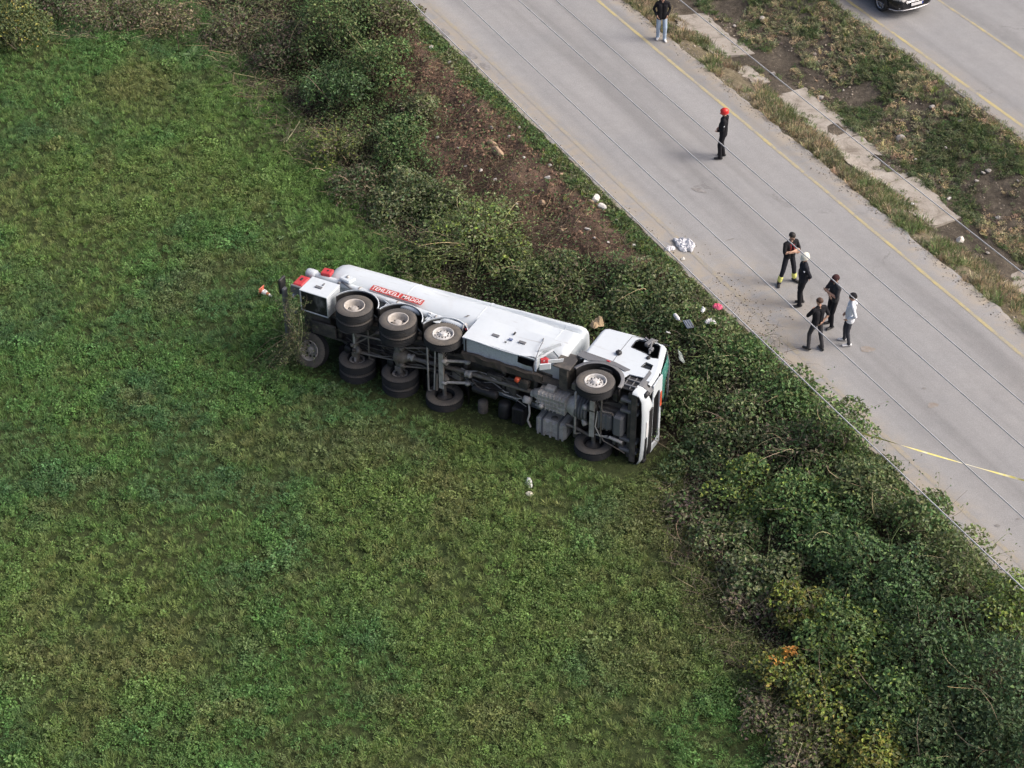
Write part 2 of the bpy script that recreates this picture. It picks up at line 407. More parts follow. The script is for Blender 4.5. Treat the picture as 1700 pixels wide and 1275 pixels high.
M_ALU = pmat('dull_aluminium', (.50, .485, .46), .5, .1, .7, (.22, .19, .155), 3.2, .45, .72, bump=.2)
M_BLK = pmat('black_plastic', (.02, .02, .022), .55, 0, .6, (.09, .08, .07), 3, .5, .75)
M_GREY = pmat('grey_plastic', (.15, .155, .165), .6, 0, .6, (.2, .18, .15), 3, .5, .75)
M_RED = pmat('red_paint', (.50, .045, .05), .42, 0, .5, (.25, .14, .12), 3, .5, .75)
M_ORG = pmat('orange_red_plate', (.62, .10, .04), .45, 0, .4, (.3, .15, .1), 3, .5, .8)
M_RUST = pmat('muddy_steel', (.11, .08, .058), .85, 0, .8, (.05, .04, .033), 5, .42, .64, bump=.5)
M_LET = pmat('white_lettering', (.72, .72, .72), .5, 0, .2, (.4, .35, .3), 4)
M_SIGN = pmat('red_sign', (.46, .035, .03), .45, 0, .6, (.33, .2, .17), 3.5, .45, .7)
def glassmat(name, col, rough=.15):
    m, nt, N, L, b = _mk(name)
    vo = N.new('ShaderNodeTexVoronoi'); vo.feature = 'DISTANCE_TO_EDGE'; vo.inputs['Scale'].default_value = 16
    r = _ramp(nt, vo.outputs['Distance'], [(0, 1.0), (.05, 0.0)])
    q = _mix(nt, r.outputs[0], col, (.35, .55, .5)); L.new(q, b.inputs['Base Color'])
    b.inputs['Roughness'].default_value = rough; b.inputs['Alpha'].default_value = 1
    b.inputs['Transmission Weight'].default_value = .25; b.inputs['IOR'].default_value = 1.45
    return m
M_TEAL = glassmat('shattered_teal_glass', (.05, .24, .20))
M_DGL = pmat('dark_glass', (.012, .014, .017), .12, 0, .3, (.08, .075, .07), 3)
M_LAMP = pmat('lamp_glass', (.35, .36, .38), .15, .3, .4, (.1, .1, .1), 5)

TRK = empty('tanker_truck'); TA = radians(-27.0)
TRK.matrix_world = Matrix.Translation((-4.7078, 46.3429, 1.2)) @ Matrix.Rotation(TA, 4, 'Z') @ Matrix.Rotation(-pi/2, 4, 'X')
tag(TRK, 'white eight-wheel tanker truck overturned on its side at the field edge', 'truck')
AX = [0.0, 1.42, 2.86, 7.54]; WZ = .54
def tp(name, mb, mats, parent=TRK): return mb.build(name, mats, parent)

# --- tank: superellipse sections that get boxier towards the dented front
def build_tank():
    xs = [-1.60, -1.585, -1.53, -1.42, -1.25, -.9]+list(np.linspace(-.5, 5.6, 40))+[5.9, 6.08, 6.2, 6.27, 6.30]
    n = 120; V = []
    for i, x in enumerate(xs):
        t = (x+1.6)/7.9; e = 2.35+2.1*t*t
        ztop = 2.78+.16*t; zbot = 1.16-.10*t; a = 1.20; zc = (ztop+zbot)/2; b = (ztop-zbot)/2
        end = min((x+1.6)/.42, (6.30-x)/.22, 1.0); k = .70+.30*sqrt(max(0, 1-(1-end)**2)) if end < 1 else 1
        if x > 5: k = .88+.12*sqrt(max(0, 1-(1-end)**2)) if end < 1 else 1
        for j in range(n):
            th = 2*pi*j/n; c, s_ = cos(th), sin(th)
            y = a*k*math.copysign(abs(c)**(2/e), c); z = zc+b*k*math.copysign(abs(s_)**(2/e), s_)
            # dents on the upper side: a long crease towards the front and shallow dishes
            if y < -.5:
                d = .11*math.exp(-((z-2.42-.04*sin(x*2))/.075)**2)*float(sstep(1.2, 3.6, x))+.05*math.exp(-((z-2.42)/.06)**2)*float(sstep(-.5, 1.5, x))
                d += .07*math.exp(-((x-1.9)/.55)**2-((z-2.25)/.22)**2)+.05*math.exp(-((x-5.6)/.5)**2-((z-2.0)/.28)**2)
                d += .035*(float(fbm(x*1.6, z*1.9, 77))-.5)
                y += d
            V.append((x, y, z))
    m = len(xs); F = [[i*n+j, i*n+(j+1) % n, (i+1)*n+(j+1) % n, (i+1)*n+j] for i in range(m-1) for j in range(n)]
    mb = MB(); mb.add(V, F, 0, True); mb.add(V[:n], [list(range(n))[::-1]]); mb.add(V[-n:], [list(range(n))])
    t = tp('tank', mb, M_WHITE)
    for x in (1.05, 3.35, 5.72):     # weld seam bands round the tank
        s = MB()
        i = min(range(m), key=lambda q: abs(xs[q]-x)); ring = V[i*n:(i+1)*n]
        zc = sum(p[2] for p in ring)/n
        s.tube([(x, p[1]*1.004, zc+(p[2]-zc)*1.004) for p in ring]+[(x, ring[0][1]*1.004, zc+(ring[0][2]-zc)*1.004)], .008, 5, False)
        s.build('weld_seam', M_WHITE, t)
    w = MB()     # torn seam mark on the side
    w.tube([(3.02+.02*k+.03*(k % 2), -1.215+.012*k, 1.50+.05*k) for k in range(10)], [.006, .014, .02, .012, .018, .01, .02, .014, .008, .004], 6)
    w.build('torn_seam', M_CHA, t)
    g = MB(); g.bx(-.6, 5.7, -.55, .55, 2.80, 2.86); g.build('walkway', M_MET, t)
    for x in (.2, 2.2, 4.2):
        h = MB(); h.lathe([(0, .14), (.26, .14), (.28, .10), (.28, 0)], (x, 0, 2.84), (0, 0, 1), 20); h.build('manhole_lid', M_ALU, t)
    r = MB(); r.bx(-1.2, 6.0, -.5, .5, 1.04, 1.2); r.build('cradle', M_CHA, t)
build_tank()

# --- wheels
def tyre_mesh(mat):
    m = MB()
    half = [(.29, .125), (.315, .14), (.38, .158), (.45, .155), (.505, .138), (.532, .118)]
    gro = []
    for yc in (.075, .026):
        gro += [(.54, yc+.008), (.526, yc+.005), (.526, yc-.005), (.54, yc-.008)]
    pass
    m.lathe(half, n=48, mi=1); m.lathe([(r, -y) for r, y in half], n=48, mi=1)
    m.lathe([half[-1]]+gro+[(r, -y) for r, y in gro[::-1]]+[(half[-1][0], -half[-1][1])], n=48)
    m.lathe([(.29, -.125), (.27, -.12), (.27, .12), (.29, .125)], n=48)
    for k in range(48):       # shoulder lugs
        a = 2*pi*k/48
        for s in (-1, 1):
            m.box((.530*cos(a), s*.112, .530*sin(a)), (.018, .035, .028), Matrix.Rotation(-a, 3, 'Y'), .003)
    return m.mesh('tyre', [M_TREAD, mat])
def rim_dual_mesh():          # deep dish, face towards -Y
    m = MB()
    m.lathe([(.30, -.10), (.305, -.15), (.285, -.158), (.272, -.14), (.258, -.10), (.25, .02), (.235, .05), (.20, .06), (.13, .045), (.12, .03)], n=40)
    m.lathe([(.12, .03), (.115, -.02), (.10, -.05), (.05, -.06), (.0, -.06)], n=24)
    for k in range(10):
        a = 2*pi*k/10; m.lathe([(.0, .0), (.013, .0), (.015, .05)], (.155*cos(a), .012, .155*sin(a)), n=8)
    for k in range(10):
        a = 2*pi*(k+.5)/10; m.lathe([(.0, .0), (.034, .0), (.038, .006)], (.205*cos(a), .046, .205*sin(a)), n=10, mi=1)
    m.lathe([(.30, -.10), (.30, .125)], n=40)
    return m.mesh('rim', [M_RIM, M_BLK])
def rim_front_mesh():         # disc stands out, ring of nuts and a hub
    m = MB()
    m.lathe([(.30, .12), (.30, -.125), (.305, -.15), (.285, -.155), (.272, -.135), (.262, -.06), (.245, -.045), (.215, -.075), (.19, -.10), (.115, -.105), (.11, -.125), (.085, -.15), (.075, -.165), (0, -.17)], n=40, smooth=False)
    for k in range(10):
        a = 2*pi*k/10; m.lathe([(0, -.035), (.014, -.035), (.018, 0)], (.152*cos(a), -.10, .152*sin(a)), n=6, mi=1, smooth=False)
        b = 2*pi*(k+.5)/10; m.lathe([(0, -.006), (.024, -.006), (.027, .002)], (.222*cos(b), -.068, .222*sin(b)), n=10, mi=1)
    return m.mesh('rim', [M_RIMB, M_BLK])
TY, TYD = tyre_mesh(M_RUB), tyre_mesh(M_RUBD); RD, RF = rim_dual_mesh(), rim_front_mesh()
def drum_mesh():
    m = MB(); m.lathe([(0, .10), (.09, .10), (.10, .06), (.2, .05), (.225, .03), (.225, -.04), (.2, -.06), (0, -.06)], n=28); return m.mesh('brake_drum', M_CHA)
DRUM = drum_mesh()
def wheel(x, y, side, rim, ty, rot=0.0, name='wheel', drum=False, z=WZ, label=None):
    e = empty(name); e.parent = TRK
    e.location = (x, y, z); e.rotation_euler = (0, rot, 0 if side < 0 else pi)
    link('tyre', ty, e)
    link('rim', rim, e)
    if drum: link('brake_drum', DRUM, e)
    if label: e['label'] = label
    return e
for i, x in enumerate(AX):
    for sd in (-1, 1):
        if i < 2:
            wheel(x, sd*1.09, sd, RD, TY, .3+i+sd); wheel(x, sd*.755, sd, RD, TY, 1.2*i, drum=True)
        else:
            wheel(x, sd*1.07, sd, RF, TYD if i == 2 else TY, .5+i, drum=True)
sp = wheel(-1.5, .80, -1, RD, TYD, 0, 'spare_wheel', z=.44, label='dusty spare wheel hung under the tail')
sp.rotation_euler = (radians(66), radians(4), radians(6))
mb = MB(); mb.bx(-1.85, -1.15, .74, .86, .60, .80); mb.bx(-1.6, -1.4, .4, 1.2, .72, .78); tp('spare_wheel_carrier', mb, M_CHA)

# --- mudguards (upper side and lower side)
def mudguard(x, sd, r=.688, a0=-8, a1=188, y0=1.255, y1=.58):
    m = MB(); A0, A1 = radians(a0), radians(a1); n = 28
    # local lathe about Y: e1 = X, e2 = Y x X = -Z, so angles run negative for the upper half
    for ra, mi in ((r, 0),):
        m.lathe([(ra, sd*y0), (ra, sd*y1), (ra+.018, sd*y1), (ra+.018, sd*y0), (ra, sd*y0)], (x, 0, WZ), (0, 1, 0), n, mi, True, -A1, -A0)
    o = tp('mudguard', m, M_BLK)
    k = MB(); k.lathe([(r-.004, sd*(y0+.012)), (r-.004, sd*(y0-.035)), (r+.022, sd*(y0-.035)), (r+.022, sd*(y0+.012)), (r-.004, sd*(y0+.012))], (x, 0, WZ), (0, 1, 0), n, 0, True, -A1, -A0)
    k.build('mudguard_lip', M_WHITE2 if sd < 0 else M_BLK, o)
    return o
for x in AX[:3]:
    mudguard(x, -1, a0=0 if x > 2 else 12, a1=172 if x > 2 else 168)
    mudguard(x, 1, a0=10, a1=170)

# --- chassis
for y in (-.42, .42):
    m = MB(); m.bx(-1.95, 8.35, y-.008, y+.008, .76, 1.04, .003)
    s = -1 if y > 0 else 1
    m.bx(-1.95, 8.35, y, y+s*.08, 1.03, 1.045, .003); m.bx(-1.95, 8.35, y, y+s*.08, .755, .77, .003)
    o = tp('chassis_rail', m, M_CHA)
    for x in np.arange(-1.6, 8.0, .33):
        k = MB(); k.lathe([(0, .02), (.018, .02), (.02, 0)], (x, y, .9), (0, -1 if y < 0 else 1, 0), 6)
        if int(x*10) % 3 == 0: k.build('bolt', M_MET, o)
for x in (-1.85, -.72, .71, 2.14, 3.4, 4.6, 5.6):
    tp('cross_member', MB().bx(x-.06, x+.06, -.41, .41, .80, 1.0), M_CHA)
def axle(x, kind):
    m = MB()
    if kind == 'drive':
        m.tube([(x, -1.0, WZ), (x, -.45, WZ), (x, -.3, WZ), (x, .3, WZ), (x, .45, WZ), (x, 1.0, WZ)], [.085, .09, .14, .14, .09, .085], 14)
        o = tp('axle', m, M_MET)
        d = MB(); d.lathe([(0, -.27), (.1, -.265), (.19, -.22), (.225, -.1), (.235, .02), (.22, .1), (.2, .12)], (x, .05, WZ+.02), (-1, 0, 0), 24)
        d.lathe([(.2, 0), (.17, .12), (.1, .22), (.075, .32), (0, .32)], (x+.1, .05, WZ+.02), (1, 0, 0), 20)
        for k in range(12):
            a = 2*pi*k/12; d.box((x+.02, .05+.235*cos(a), WZ+.02+.235*sin(a)), (.05, .035, .035))
        d.build('differential', M_RUST if 0 else M_MET, o)
    elif kind == 'tag':
        m.bx(x-.07, x+.07, -.95, .95, WZ-.10, WZ+.06, .012); o = tp('axle', m, M_MET)
        MB().bx(x-.03, x+.03, -.9, .9, WZ-.13, WZ-.098).build('axle_web', M_ALU, o)
    else:
        m.tube([(x, -.98, WZ), (x, -.7, WZ-.02), (x, -.5, WZ-.10), (x, .5, WZ-.10), (x, .7, WZ-.02), (x, .98, WZ)], [.06, .065, .07, .07, .065, .06], 8); o = tp('axle', m, M_MET)
        f = MB(); f.bx(x-.075, x+.075, -.62, .62, WZ-.185, WZ-.16, .005); f.build('axle_flange', M_ALU, o)
    return o
axle(AX[0], 'tag'); axle(AX[1], 'drive'); axle(AX[2], 'beam'); axle(AX[3], 'beam')
for i, x in enumerate(AX):
    for y in (-.46, .46):
        m = MB()          # leaf pack
        L = .62 if i < 3 else .85
        for k in range(4):
            q = L*(1-.16*k); pts = [(x+t*q, y, WZ+.17-.03*k+.10*t*t) for t in np.linspace(-1, 1, 9)]
            vs = []
            for p in pts: vs += [(p[0], p[1]-.04, p[2]), (p[0], p[1]+.04, p[2]), (p[0], p[1]+.04, p[2]+.022), (p[0], p[1]-.04, p[2]+.022)]
            m.add(vs, [[a*4+b, a*4+(b+1) % 4, a*4+4+(b+1) % 4, a*4+4+b] for a in range(8) for b in range(4)])
        o = tp('leaf_spring', m, M_CHA)
        u = MB()
        for dx in (-.07, .07):
            for dy in (-.055, .055): u.tube([(x+dx, y+dy, WZ-.12), (x+dx, y+dy, WZ+.24)], .012, 6)
        u.bx(x-.1, x+.1, y-.08, y+.08, WZ-.14, WZ-.10); u.build('spring_clamp', M_MET, o)
        s = MB(); sy = y*1.28
        s.tube([(x+.28, sy, WZ-.02), (x+.30, sy, WZ+.16)], .028, 8); s.tube([(x+.30, sy, WZ+.14), (x+.34, sy, WZ+.5)], .045, 10)
        tp('shock_absorber', s, M_BLK)
        if i < 3:
            a = MB(); a.lathe([(.0, 0), (.10, .0), (.125, .03), (.13, .10), (.11, .14), (.13, .18), (.125, .25), (.09, .28), (0, .28)], (x-.32, y, WZ-.02), (0, 0, 1), 18); tp('air_bellows', a, M_BLK)
        b = MB(); b.lathe([(0, 0), (.07, 0), (.085, .02), (.085, .1), (.07, .12), (.07, .2), (0, .21)], (x+.16 if i < 3 else x-.2, y*.72, WZ-.12), (-.5, -.6 if y > 0 else .6, .3), 14); tp('brake_chamber', b, M_ALU if i == 3 else M_MET)
# radius rods and stabilisers
def rod(p0, p1, r, mat, name='link_rod', ends=True):
    m = MB(); m.tube([p0, p1], r, 8)
    if ends:
        for p in (p0, p1): m.lathe([(0, -.04), (r*2, -.04), (r*2, .04), (0, .04)], p, (0, 1, .2), 12)
    return tp(name, m, mat)
for y in (-.33, .33):
    rod((.08, y, .42), (1.30, y*.9, .56), .03, M_MET); rod((1.6, y, .46), (2.3, y*1.1, .74), .03, M_MET); rod((2.95, y*1.15, .40), (3.55, y*1.15, .66), .045, M_ALU)
rod((-.05, .1, .40), (.62, -.35, .72), .03, M_MET); rod((.0, .25, .38), (.9, .42, .7), .026, M_CHA)
def bar(pts, r, mat, name): return tp(name, MB().tube(pts, r, 8), mat)
bar([(2.45, -.95, .5), (2.42, -.85, .40), (2.42, .85, .40), (2.48, .95, .52)], .028, M_ALU, 'stabiliser_bar')
bar([(.45, -.6, .62), (.42, -.5, .52), (.42, .5, .52), (.48, .6, .62)], .024, M_MET, 'stabiliser_bar')
bar([(7.1, -.82, .6), (7.02, -.72, .40), (7.02, .72, .40), (7.1, .82, .6)], .03, M_ALU, 'stabiliser_bar')
bar([(2.66, -.6, .42), (2.62, .75, .38)], .025, M_ALU, 'track_rod'); bar([(2.72, .15, .40), (2.70, .72, .36)], .045, M_MET, 'steering_ram')
bar([(7.78, -.82, .46), (7.80, -.3, .40), (7.80, .3, .40), (7.78, .82, .46)], .025, M_MET, 'track_rod')
bar([(7.6, .55, .44), (8.0, .58, .48), (8.35, .62, .62)], .028, M_ALU, 'drag_link')
bar([(7.7, -.45, .48), (7.85, -.36, .38), (8.1, -.38, .42), (8.2, -.2, .46)], .024, M_MET, 'brake_hose')
bar([(7.75, .35, .42), (7.9, .62, .36), (8.15, .75, .42), (8.5, .95, .5)], .018, M_MET, 'brake_hose')
bar([(7.68, -.3, .42), (7.66, .2, .34), (7.8, .5, .36), (8.0, .46, .42)], .02, M_ALU, 'brake_hose')
# driveline
m = MB(); m.tube([(1.72, .05, .57), (3.55, .0, .66)], .065, 14); m.tube([(3.65, 0, .66), (5.75, -.02, .68)], .065, 14)
o = tp('propshaft', m, M_MET)
for x in (1.78, 3.6, 5.65):
    k = MB(); k.lathe([(0, -.1), (.10, -.1), (.115, -.05), (.08, 0), (.115, .05), (.10, .1), (0, .1)], (x, .02, .57+.03*(x-1.7)*.9), (1, 0, .03), 16); k.build('universal_joint', M_ALU, o)
# gearbox: ribbed aluminium casting
m = MB(); m.bx(5.80, 6.72, -.30, .22, .42, .98, .06)
m.lathe([(0, 0), (.12, 0), (.16, .12), (.2, .2)], (5.62, -.03, .68), (1, 0, 0), 18)
m.lathe([(.22, 0), (.29, .14), (.34, .26), (.34, .3)], (6.70, -.03, .68), (1, 0, 0), 22)
for k in range(8): m.bx(5.86+.115*k, 5.895+.115*k, -.32, .24, .395, 1.0, .008)
for k in range(4): m.bx(5.80, 6.72, -.24+.13*k, -.21+.13*k, .39, .43, .006)
m.box((6.15, -.36, .66), (.3, .12, .22)); m.box((6.5, .27, .6), (.25, .12, .2)); m.lathe([(0, 0), (.07, 0), (.075, .12), (0, .13)], (6.0, .1, .42), (0, 0, -1), 14)
tp('gearbox', m, M_ALU)
m = MB()
for k in range(4): m.lathe([(.30, 0), (.37, .01), (.37, .05), (.30, .06)], (7.0+.09*k, -.03, .72), (1, 0, 0), 22)
m.lathe([(.33, 0), (.33, .36)], (7.0, -.03, .72), (1, 0, 0), 22); tp('bell_housing', m, M_GREY)
m = MB(); m.bx(7.4, 8.35, -.32, .32, .62, 1.25, .05); o = tp('engine_block', m, M_CHA)
s = MB(); s.bx(7.68, 8.10, -.26, .26, .40, .66, .05)
for k in range(3): s.bx(7.70+.13*k, 7.74+.13*k, -.27, .27, .385, .6, .008)
s.build('oil_sump', M_GREY, o); s = MB(); s.bx(8.14, 8.44, -.34, .36, .37, .75, .06); s.build('oil_sump', M_GREY, o)
m = MB(); m.lathe([(0, -.12), (.12, -.12), (.13, -.1), (.13, .1), (.12, .12), (0, .12)], (7.5, -.28, .48), (1, 0, 0), 16); tp('starter_motor', m, M_CHA)
for k, (x, y, z, sx, sy, sz) in enumerate([(6.9, -.62, .85, .3, .22, .3), (7.2, -.5, 1.0, .5, .3, .2), (8.2, -.7, .8, .4, .25, .25), (8.25, .75, .75, .35, .3, .3), (5.3, -.2, .7, .3, .25, .22), (4.4, -.1, .74, .5, .2, .2), (3.2, .2, .72, .3, .35, .18), (4.9, .1, .78, .35, .5, .16)]):
    tp('valve_block', MB().box((x, y, z), (sx, sy, sz), rotm('Y', 4*k % 15)), M_CHA if k % 3 else M_MET)
# pipes and hoses lying along the frame
rr = random.Random(3)
for k in range(30):
    x0 = rr.uniform(-1.2, 6.5); y0 = rr.uniform(-.42, .42); z0 = rr.uniform(.58, .78); n = rr.randint(4, 7); p = [(x0, y0, z0)]
    for j in range(n): p.append((p[-1][0]+rr.uniform(.08, .32), max(-.5, min(.6, p[-1][1]+rr.uniform(-.09, .09))), max(.42, min(.85, p[-1][2]+rr.uniform(-.06, .06)))))
    tp('air_line', MB().tube(p, rr.choice((.012, .016, .02)), 6), rr.choice((M_BLK, M_GREY, M_MET, M_CHA, M_ALU)))
# low-side equipment: fuel tank, air tanks, battery box
m = MB(); m.bx(5.78, 6.72, .62, 1.20, .44, 1.02, .07)
for k in range(5): m.bx(5.84+.19*k, 5.90+.19*k, .615, 1.205, .432, .46, .006)
o = tp('fuel_tank', m, M_ALU)
for x in (6.0, 6.5): MB().bx(x-.03, x+.03, .60, 1.215, .425, 1.03, .012).build('tank_strap', M_GREY, o)
MB().lathe([(0, .03), (.09, .03), (.1, .015), (.1, 0)], (6.3, .62, .62), (0, -1, 0), 16).build('fuel_cap', M_MET, o)
m = MB(); m.lathe([(0, 0), (.08, .01), (.12, .05), (.125, .1), (.125, .72), (.12, .77), (.08, .8), (0, .81)], (3.75, .38, .56), (1, .04, 0), 18); tp('air_tank', m, M_BLK)
m = MB(); m.lathe([(0, 0), (.1, .01), (.15, .06), (.15, .5), (.1, .56), (0, .57)], (4.05, .78, .62), (0, 1, 0), 18); tp('air_tank', m, M_CHA)
m = MB(); m.lathe([(0, 0), (.12, .01), (.18, .06), (.19, .5), (.12, .56), (0, .57)], (4.72, .62, .66), (0, 1, .0), 20); tp('air_tank', m, M_BLK)
m = MB(); m.bx(5.02, 5.40, .58, 1.14, .46, .98, .04)
for k in range(4): m.bx(5.06+.09*k, 5.10+.09*k, .60, 1.12, .445, .47, .006)
tp('battery_box', m, M_BLK)
m = MB(); m.tube([(5.55, .30, .52), (5.62, .55, .42), (5.58, .78, .38), (5.66, 1.0, .40)], .03, 8); tp('exhaust_bracket', m, M_ALU)
m = MB(); m.lathe([(0, -.1), (.12, -.1), (.135, -.06), (.135, .06), (.12, .1), (0, .1)], (5.5, .18, .52), (0, .8, -.6), 18); tp('steering_pump', m, M_ALU)
m = MB(); m.bx(6.85, 7.0, .42, 1.1, .62, .92, .03); tp('step_bracket', m, M_CHA)
m = MB(); m.tube([(6.75, .5, .42), (7.1, .62, .50), (7.45, .72, .5)], .045, 10); tp('exhaust_pipe', m, M_MET)
m = MB(); m.tube([(8.05, .48, .42), (8.45, .52, .40)], .05, 10); tp('exhaust_pipe', m, M_ALU)

# --- side equipment, upper side
def side_cabinet():
    e = empty('side_cabinet'); e.parent = TRK
    W, D = M_WHITE, M_CHA
    m = MB()      # outer face, slightly bowed and bent at its front corner
    nx, nz = 14, 8; V = []
    for i in range(nx+1):
        for j in range(nz+1):
            x = 3.46+2.34*i/nx; z = .54+1.10*j/nz; b = float(sstep(5.15, 5.8, x))*float(sstep(1.3, .6, z))
            V.append((x-.12*b, -1.275+.02*sin(x*3)+.05*b, z+.16*b))
    F = [[i*(nz+1)+j, (i+1)*(nz+1)+j, (i+1)*(nz+1)+j+1, i*(nz+1)+j+1] for i in range(nx) for j in range(nz)]
    m.add(V, F, 0, True); m.add([(x, y+.03, z) for x, y, z in V], F, 0, True); m.build('cabinet_door', W, e)
    m = MB(); V = []      # floor panel facing the camera, torn open at its front
    for i in range(nx+1):
        x = 3.50+2.1*i/nx
        for j in range(5):
            y = -1.235+.50*j/4; V.append((x, y, .60+.05*sin(x*4+j)*float(sstep(4.6, 5.6, x))))
    F = [[i*5+j, (i+1)*5+j, (i+1)*5+j+1, i*5+j+1] for i in range(nx) for j in range(4) if not (i > 10 and j < 2)]
    m.add(V, F, 0, True); m.build('cabinet_floor', M_WHITE2, e)
    MB().bx(3.48, 3.51, -1.24, -.72, .58, 1.6).build('cabinet_wall', W, e); MB().bx(5.60, 5.63, -1.2, -.72, .72, 1.6).build('cabinet_wall', W, e)
    MB().bx(3.5, 5.6, -.74, -.70, .58, 1.6).build('cabinet_back', M_BLK, e); MB().bx(3.46, 5.72, -1.24, -.72, 1.60, 1.63).build('cabinet_roof', W, e)
    MB().bx(3.47, 5.7, -1.272, -1.236, .565, .60, .01).build('cabinet_sill', W, e)
    for x, z, sx, sz in ((4.25, 1.03, .21, .10), (5.05, 1.08, .21, .10)): MB().bx(x-sx/2, x+sx/2, -1.305, -1.27, z-sz/2, z+sz/2, .006).build('latch', M_GREY, e)
    MB().bx(4.64, 4.76, -1.302, -1.27, 1.02, 1.10, .004).build('data_plate', pmat('blue_grey_plate', (.16, .2, .33), .5), e)
    MB().bx(4.66, 4.70, -1.32, -1.27, 1.30, 1.40, .006).build('handle', M_BLK, e); MB().bx(4.60, 4.66, -1.30, -1.27, .88, .91, .004).build('keyhole', M_BLK, e)
    m = MB(); V = []      # bent muddy beam below the cabinet
    for i in range(16):
        x = 3.45+2.5*i/15; q = .018*sin(i*1.7); V += [(x, -.80+q, .47+.03*sin(i)), (x, -.62+q*.6, .45+.02*cos(i*2)), (x, -.62, .56), (x, -.82+q, .57)]
    m.add(V, [[i*4+b, i*4+(b+1) % 4, i*4+4+(b+1) % 4, i*4+4+b] for i in range(15) for b in range(4)]); m.build('side_guard_rail', pmat('muddy_rail', (.075, .062, .05), .85, 0, .8, (.045, .04, .035), 5, .42, .64, bump=.5), e)
    # crumpled frame pieces and the broken lamp at the front end
    for (p, q, w) in (((5.62, -1.28, .92), (6.12, -1.42, 1.34), .09), ((5.70, -1.2, .66), (6.0, -1.34, 1.12), .06), ((6.02, -1.40, .42), (6.42, -1.30, .86), .13), ((5.72, -1.30, .62), (5.86, -1.1, .30), .05), ((5.9, -1.2, 1.25), (6.3, -1.15, 1.0), .07)):
        p = Vector(p); q = Vector(q); d = q-p; R = d.to_track_quat('X', 'Z').to_matrix(); mm = MB(); mm.box((p+q)/2, (d.length, w, .02), R); mm.build('bent_strip', W, e)
    m = MB(); m.tube([(5.5, -1.3, 1.5), (5.62, -1.42, 1.2), (5.66, -1.40, .9), (5.72, -1.25, .5), (5.74, -1.0, .3)], .012, 6); m.build('loose_cable', M_GREY, e)
    m = MB(); m.box((6.02, -1.36, .47), (.22, .26, .10), rotm('Y', -35)); m.build('lamp', M_RED, e)
    m = MB(); m.box((5.98, -1.22, .74), (.2, .16, .08), rotm('Y', 20)); m.build('lamp', M_RED, e)
    m = MB(); m.box((6.08, -1.28, .40), (.32, .2, .05), rotm('Y', -35)); m.build('lamp_bracket', M_WHITE, e)
side_cabinet()
MB_ = MB(); MB_.lathe([(0, 0), (.07, .01), (.09, .05), (.09, .14), (0, .15)], (5.15, -.52, .44), (1, .3, 0), 12); tp('hose_reel_hub', MB_, M_ORG)
e = empty('rear_cabinet'); e.parent = TRK
MB().bx(-1.76, -.84, -1.275, -1.245, .43, 1.17).build('cabinet_door', M_WHITE, e)
MB().bx(-.87, -.84, -1.245, -.55, .44, 1.16).build('cabinet_wall', M_WHITE2, e); MB().bx(-1.76, -1.73, -1.245, -.55, .44, 1.16).build('cabinet_wall', M_WHITE2, e)
MB().bx(-1.76, -.84, -1.245, -.55, 1.14, 1.165).build('cabinet_roof', M_WHITE, e)
MB().bx(-1.725, -.875, -1.24, -.56, .47, .50).build('cabinet_floor', pmat('scraped_black', (.015, .015, .017), .6, 0, .8, (.3, .3, .29), 1.4, .55, .75), e)
MB().bx(-1.76, -.84, -.58, -.55, .44, 1.16).build('cabinet_back', M_WHITE2, e)
MB().bx(-1.42, -1.20, -1.305, -1.272, .72, .82, .006).build('latch', M_GREY, e); MB().bx(-1.27, -1.23, -1.31, -1.272, .90, 1.0, .006).build('handle', M_GREY, e)
e = empty('tail_light_box'); e.parent = TRK
m = MB(); m.bx(-2.12, -1.78, -1.27, -.95, .62, 1.12, .04); m.build('lamp_housing', M_RED, e)
MB().bx(-2.0, -1.93, -1.285, -1.262, .84, .98, .01).build('lamp_hole', M_BLK, e); MB().bx(-2.14, -1.80, -1.25, -.97, .55, .63).build('lamp_base', M_GREY, e)
MB().bx(-2.1, -2.0, -.94, -.85, .5, 1.1).build('bracket', M_WHITE2, e)
m = MB(); m.tube([(-2.05, -.2, .68), (-2.42, -.2, .68)], .05, 8); m.tube([(-2.05, .6, .68), (-2.42, .6, .68)], .05, 8); m.bx(-2.50, -2.38, -.95, 1.15, .60, .78, .03); tp('underrun_bar', m, M_GREY)
m = MB(); m.bx(-2.60, -2.52, -1.22, -.72, .62, .92, .02); tp('marker_board', m, M_BLK)
m = MB(); m.tube([(-2.3, .35, .6), (-1.7, .42, .62)], .035, 8); m.tube([(-2.35, .95, .55), (-2.2, .2, .6)], .03, 8); tp('tow_bracket', m, M_MET)
m = MB(); m.bx(-1.75, -.95, -.52, .2, .70, .74); m.bx(-1.5, -.7, -.2, .25, .55, .62); tp('tail_plate', m, M_CHA)
# hose tube along the tank with a domed end fitting
e = empty('hose_tube'); e.parent = TRK
m = MB(); m.tube([(-1.95, -1.10, 1.47), (0, -1.11, 1.35), (1.6, -1.115, 1.24), (3.22, -1.12, 1.14)], .105, 20); m.build('tube', M_WHITE, e)
m = MB(); m.lathe([(0, -.18), (.08, -.175), (.13, -.14), (.145, -.08), (.15, .0), (.15, .14), (.13, .16), (.105, .17)], (-1.98, -1.10, 1.472), (1, 0, -.06), 22); m.build('end_cap', M_WHITE2, e)
m = MB(); m.lathe([(.09, 0), (.14, 0), (.145, .03), (.09, .04)], (3.2, -1.12, 1.14), (1, 0, -.06), 20); m.build('end_flange', M_ALU, e)
for x in (-.3, 1.0, 2.3):
    m = MB(); zz = 1.37-.075*x; m.lathe([(.108, -.03), (.116, -.03), (.116, .03), (.108, .03)], (x, -1.108, zz-.02), (1, 0, -.07), 20); m.build('tube_strap', M_ALU, e)
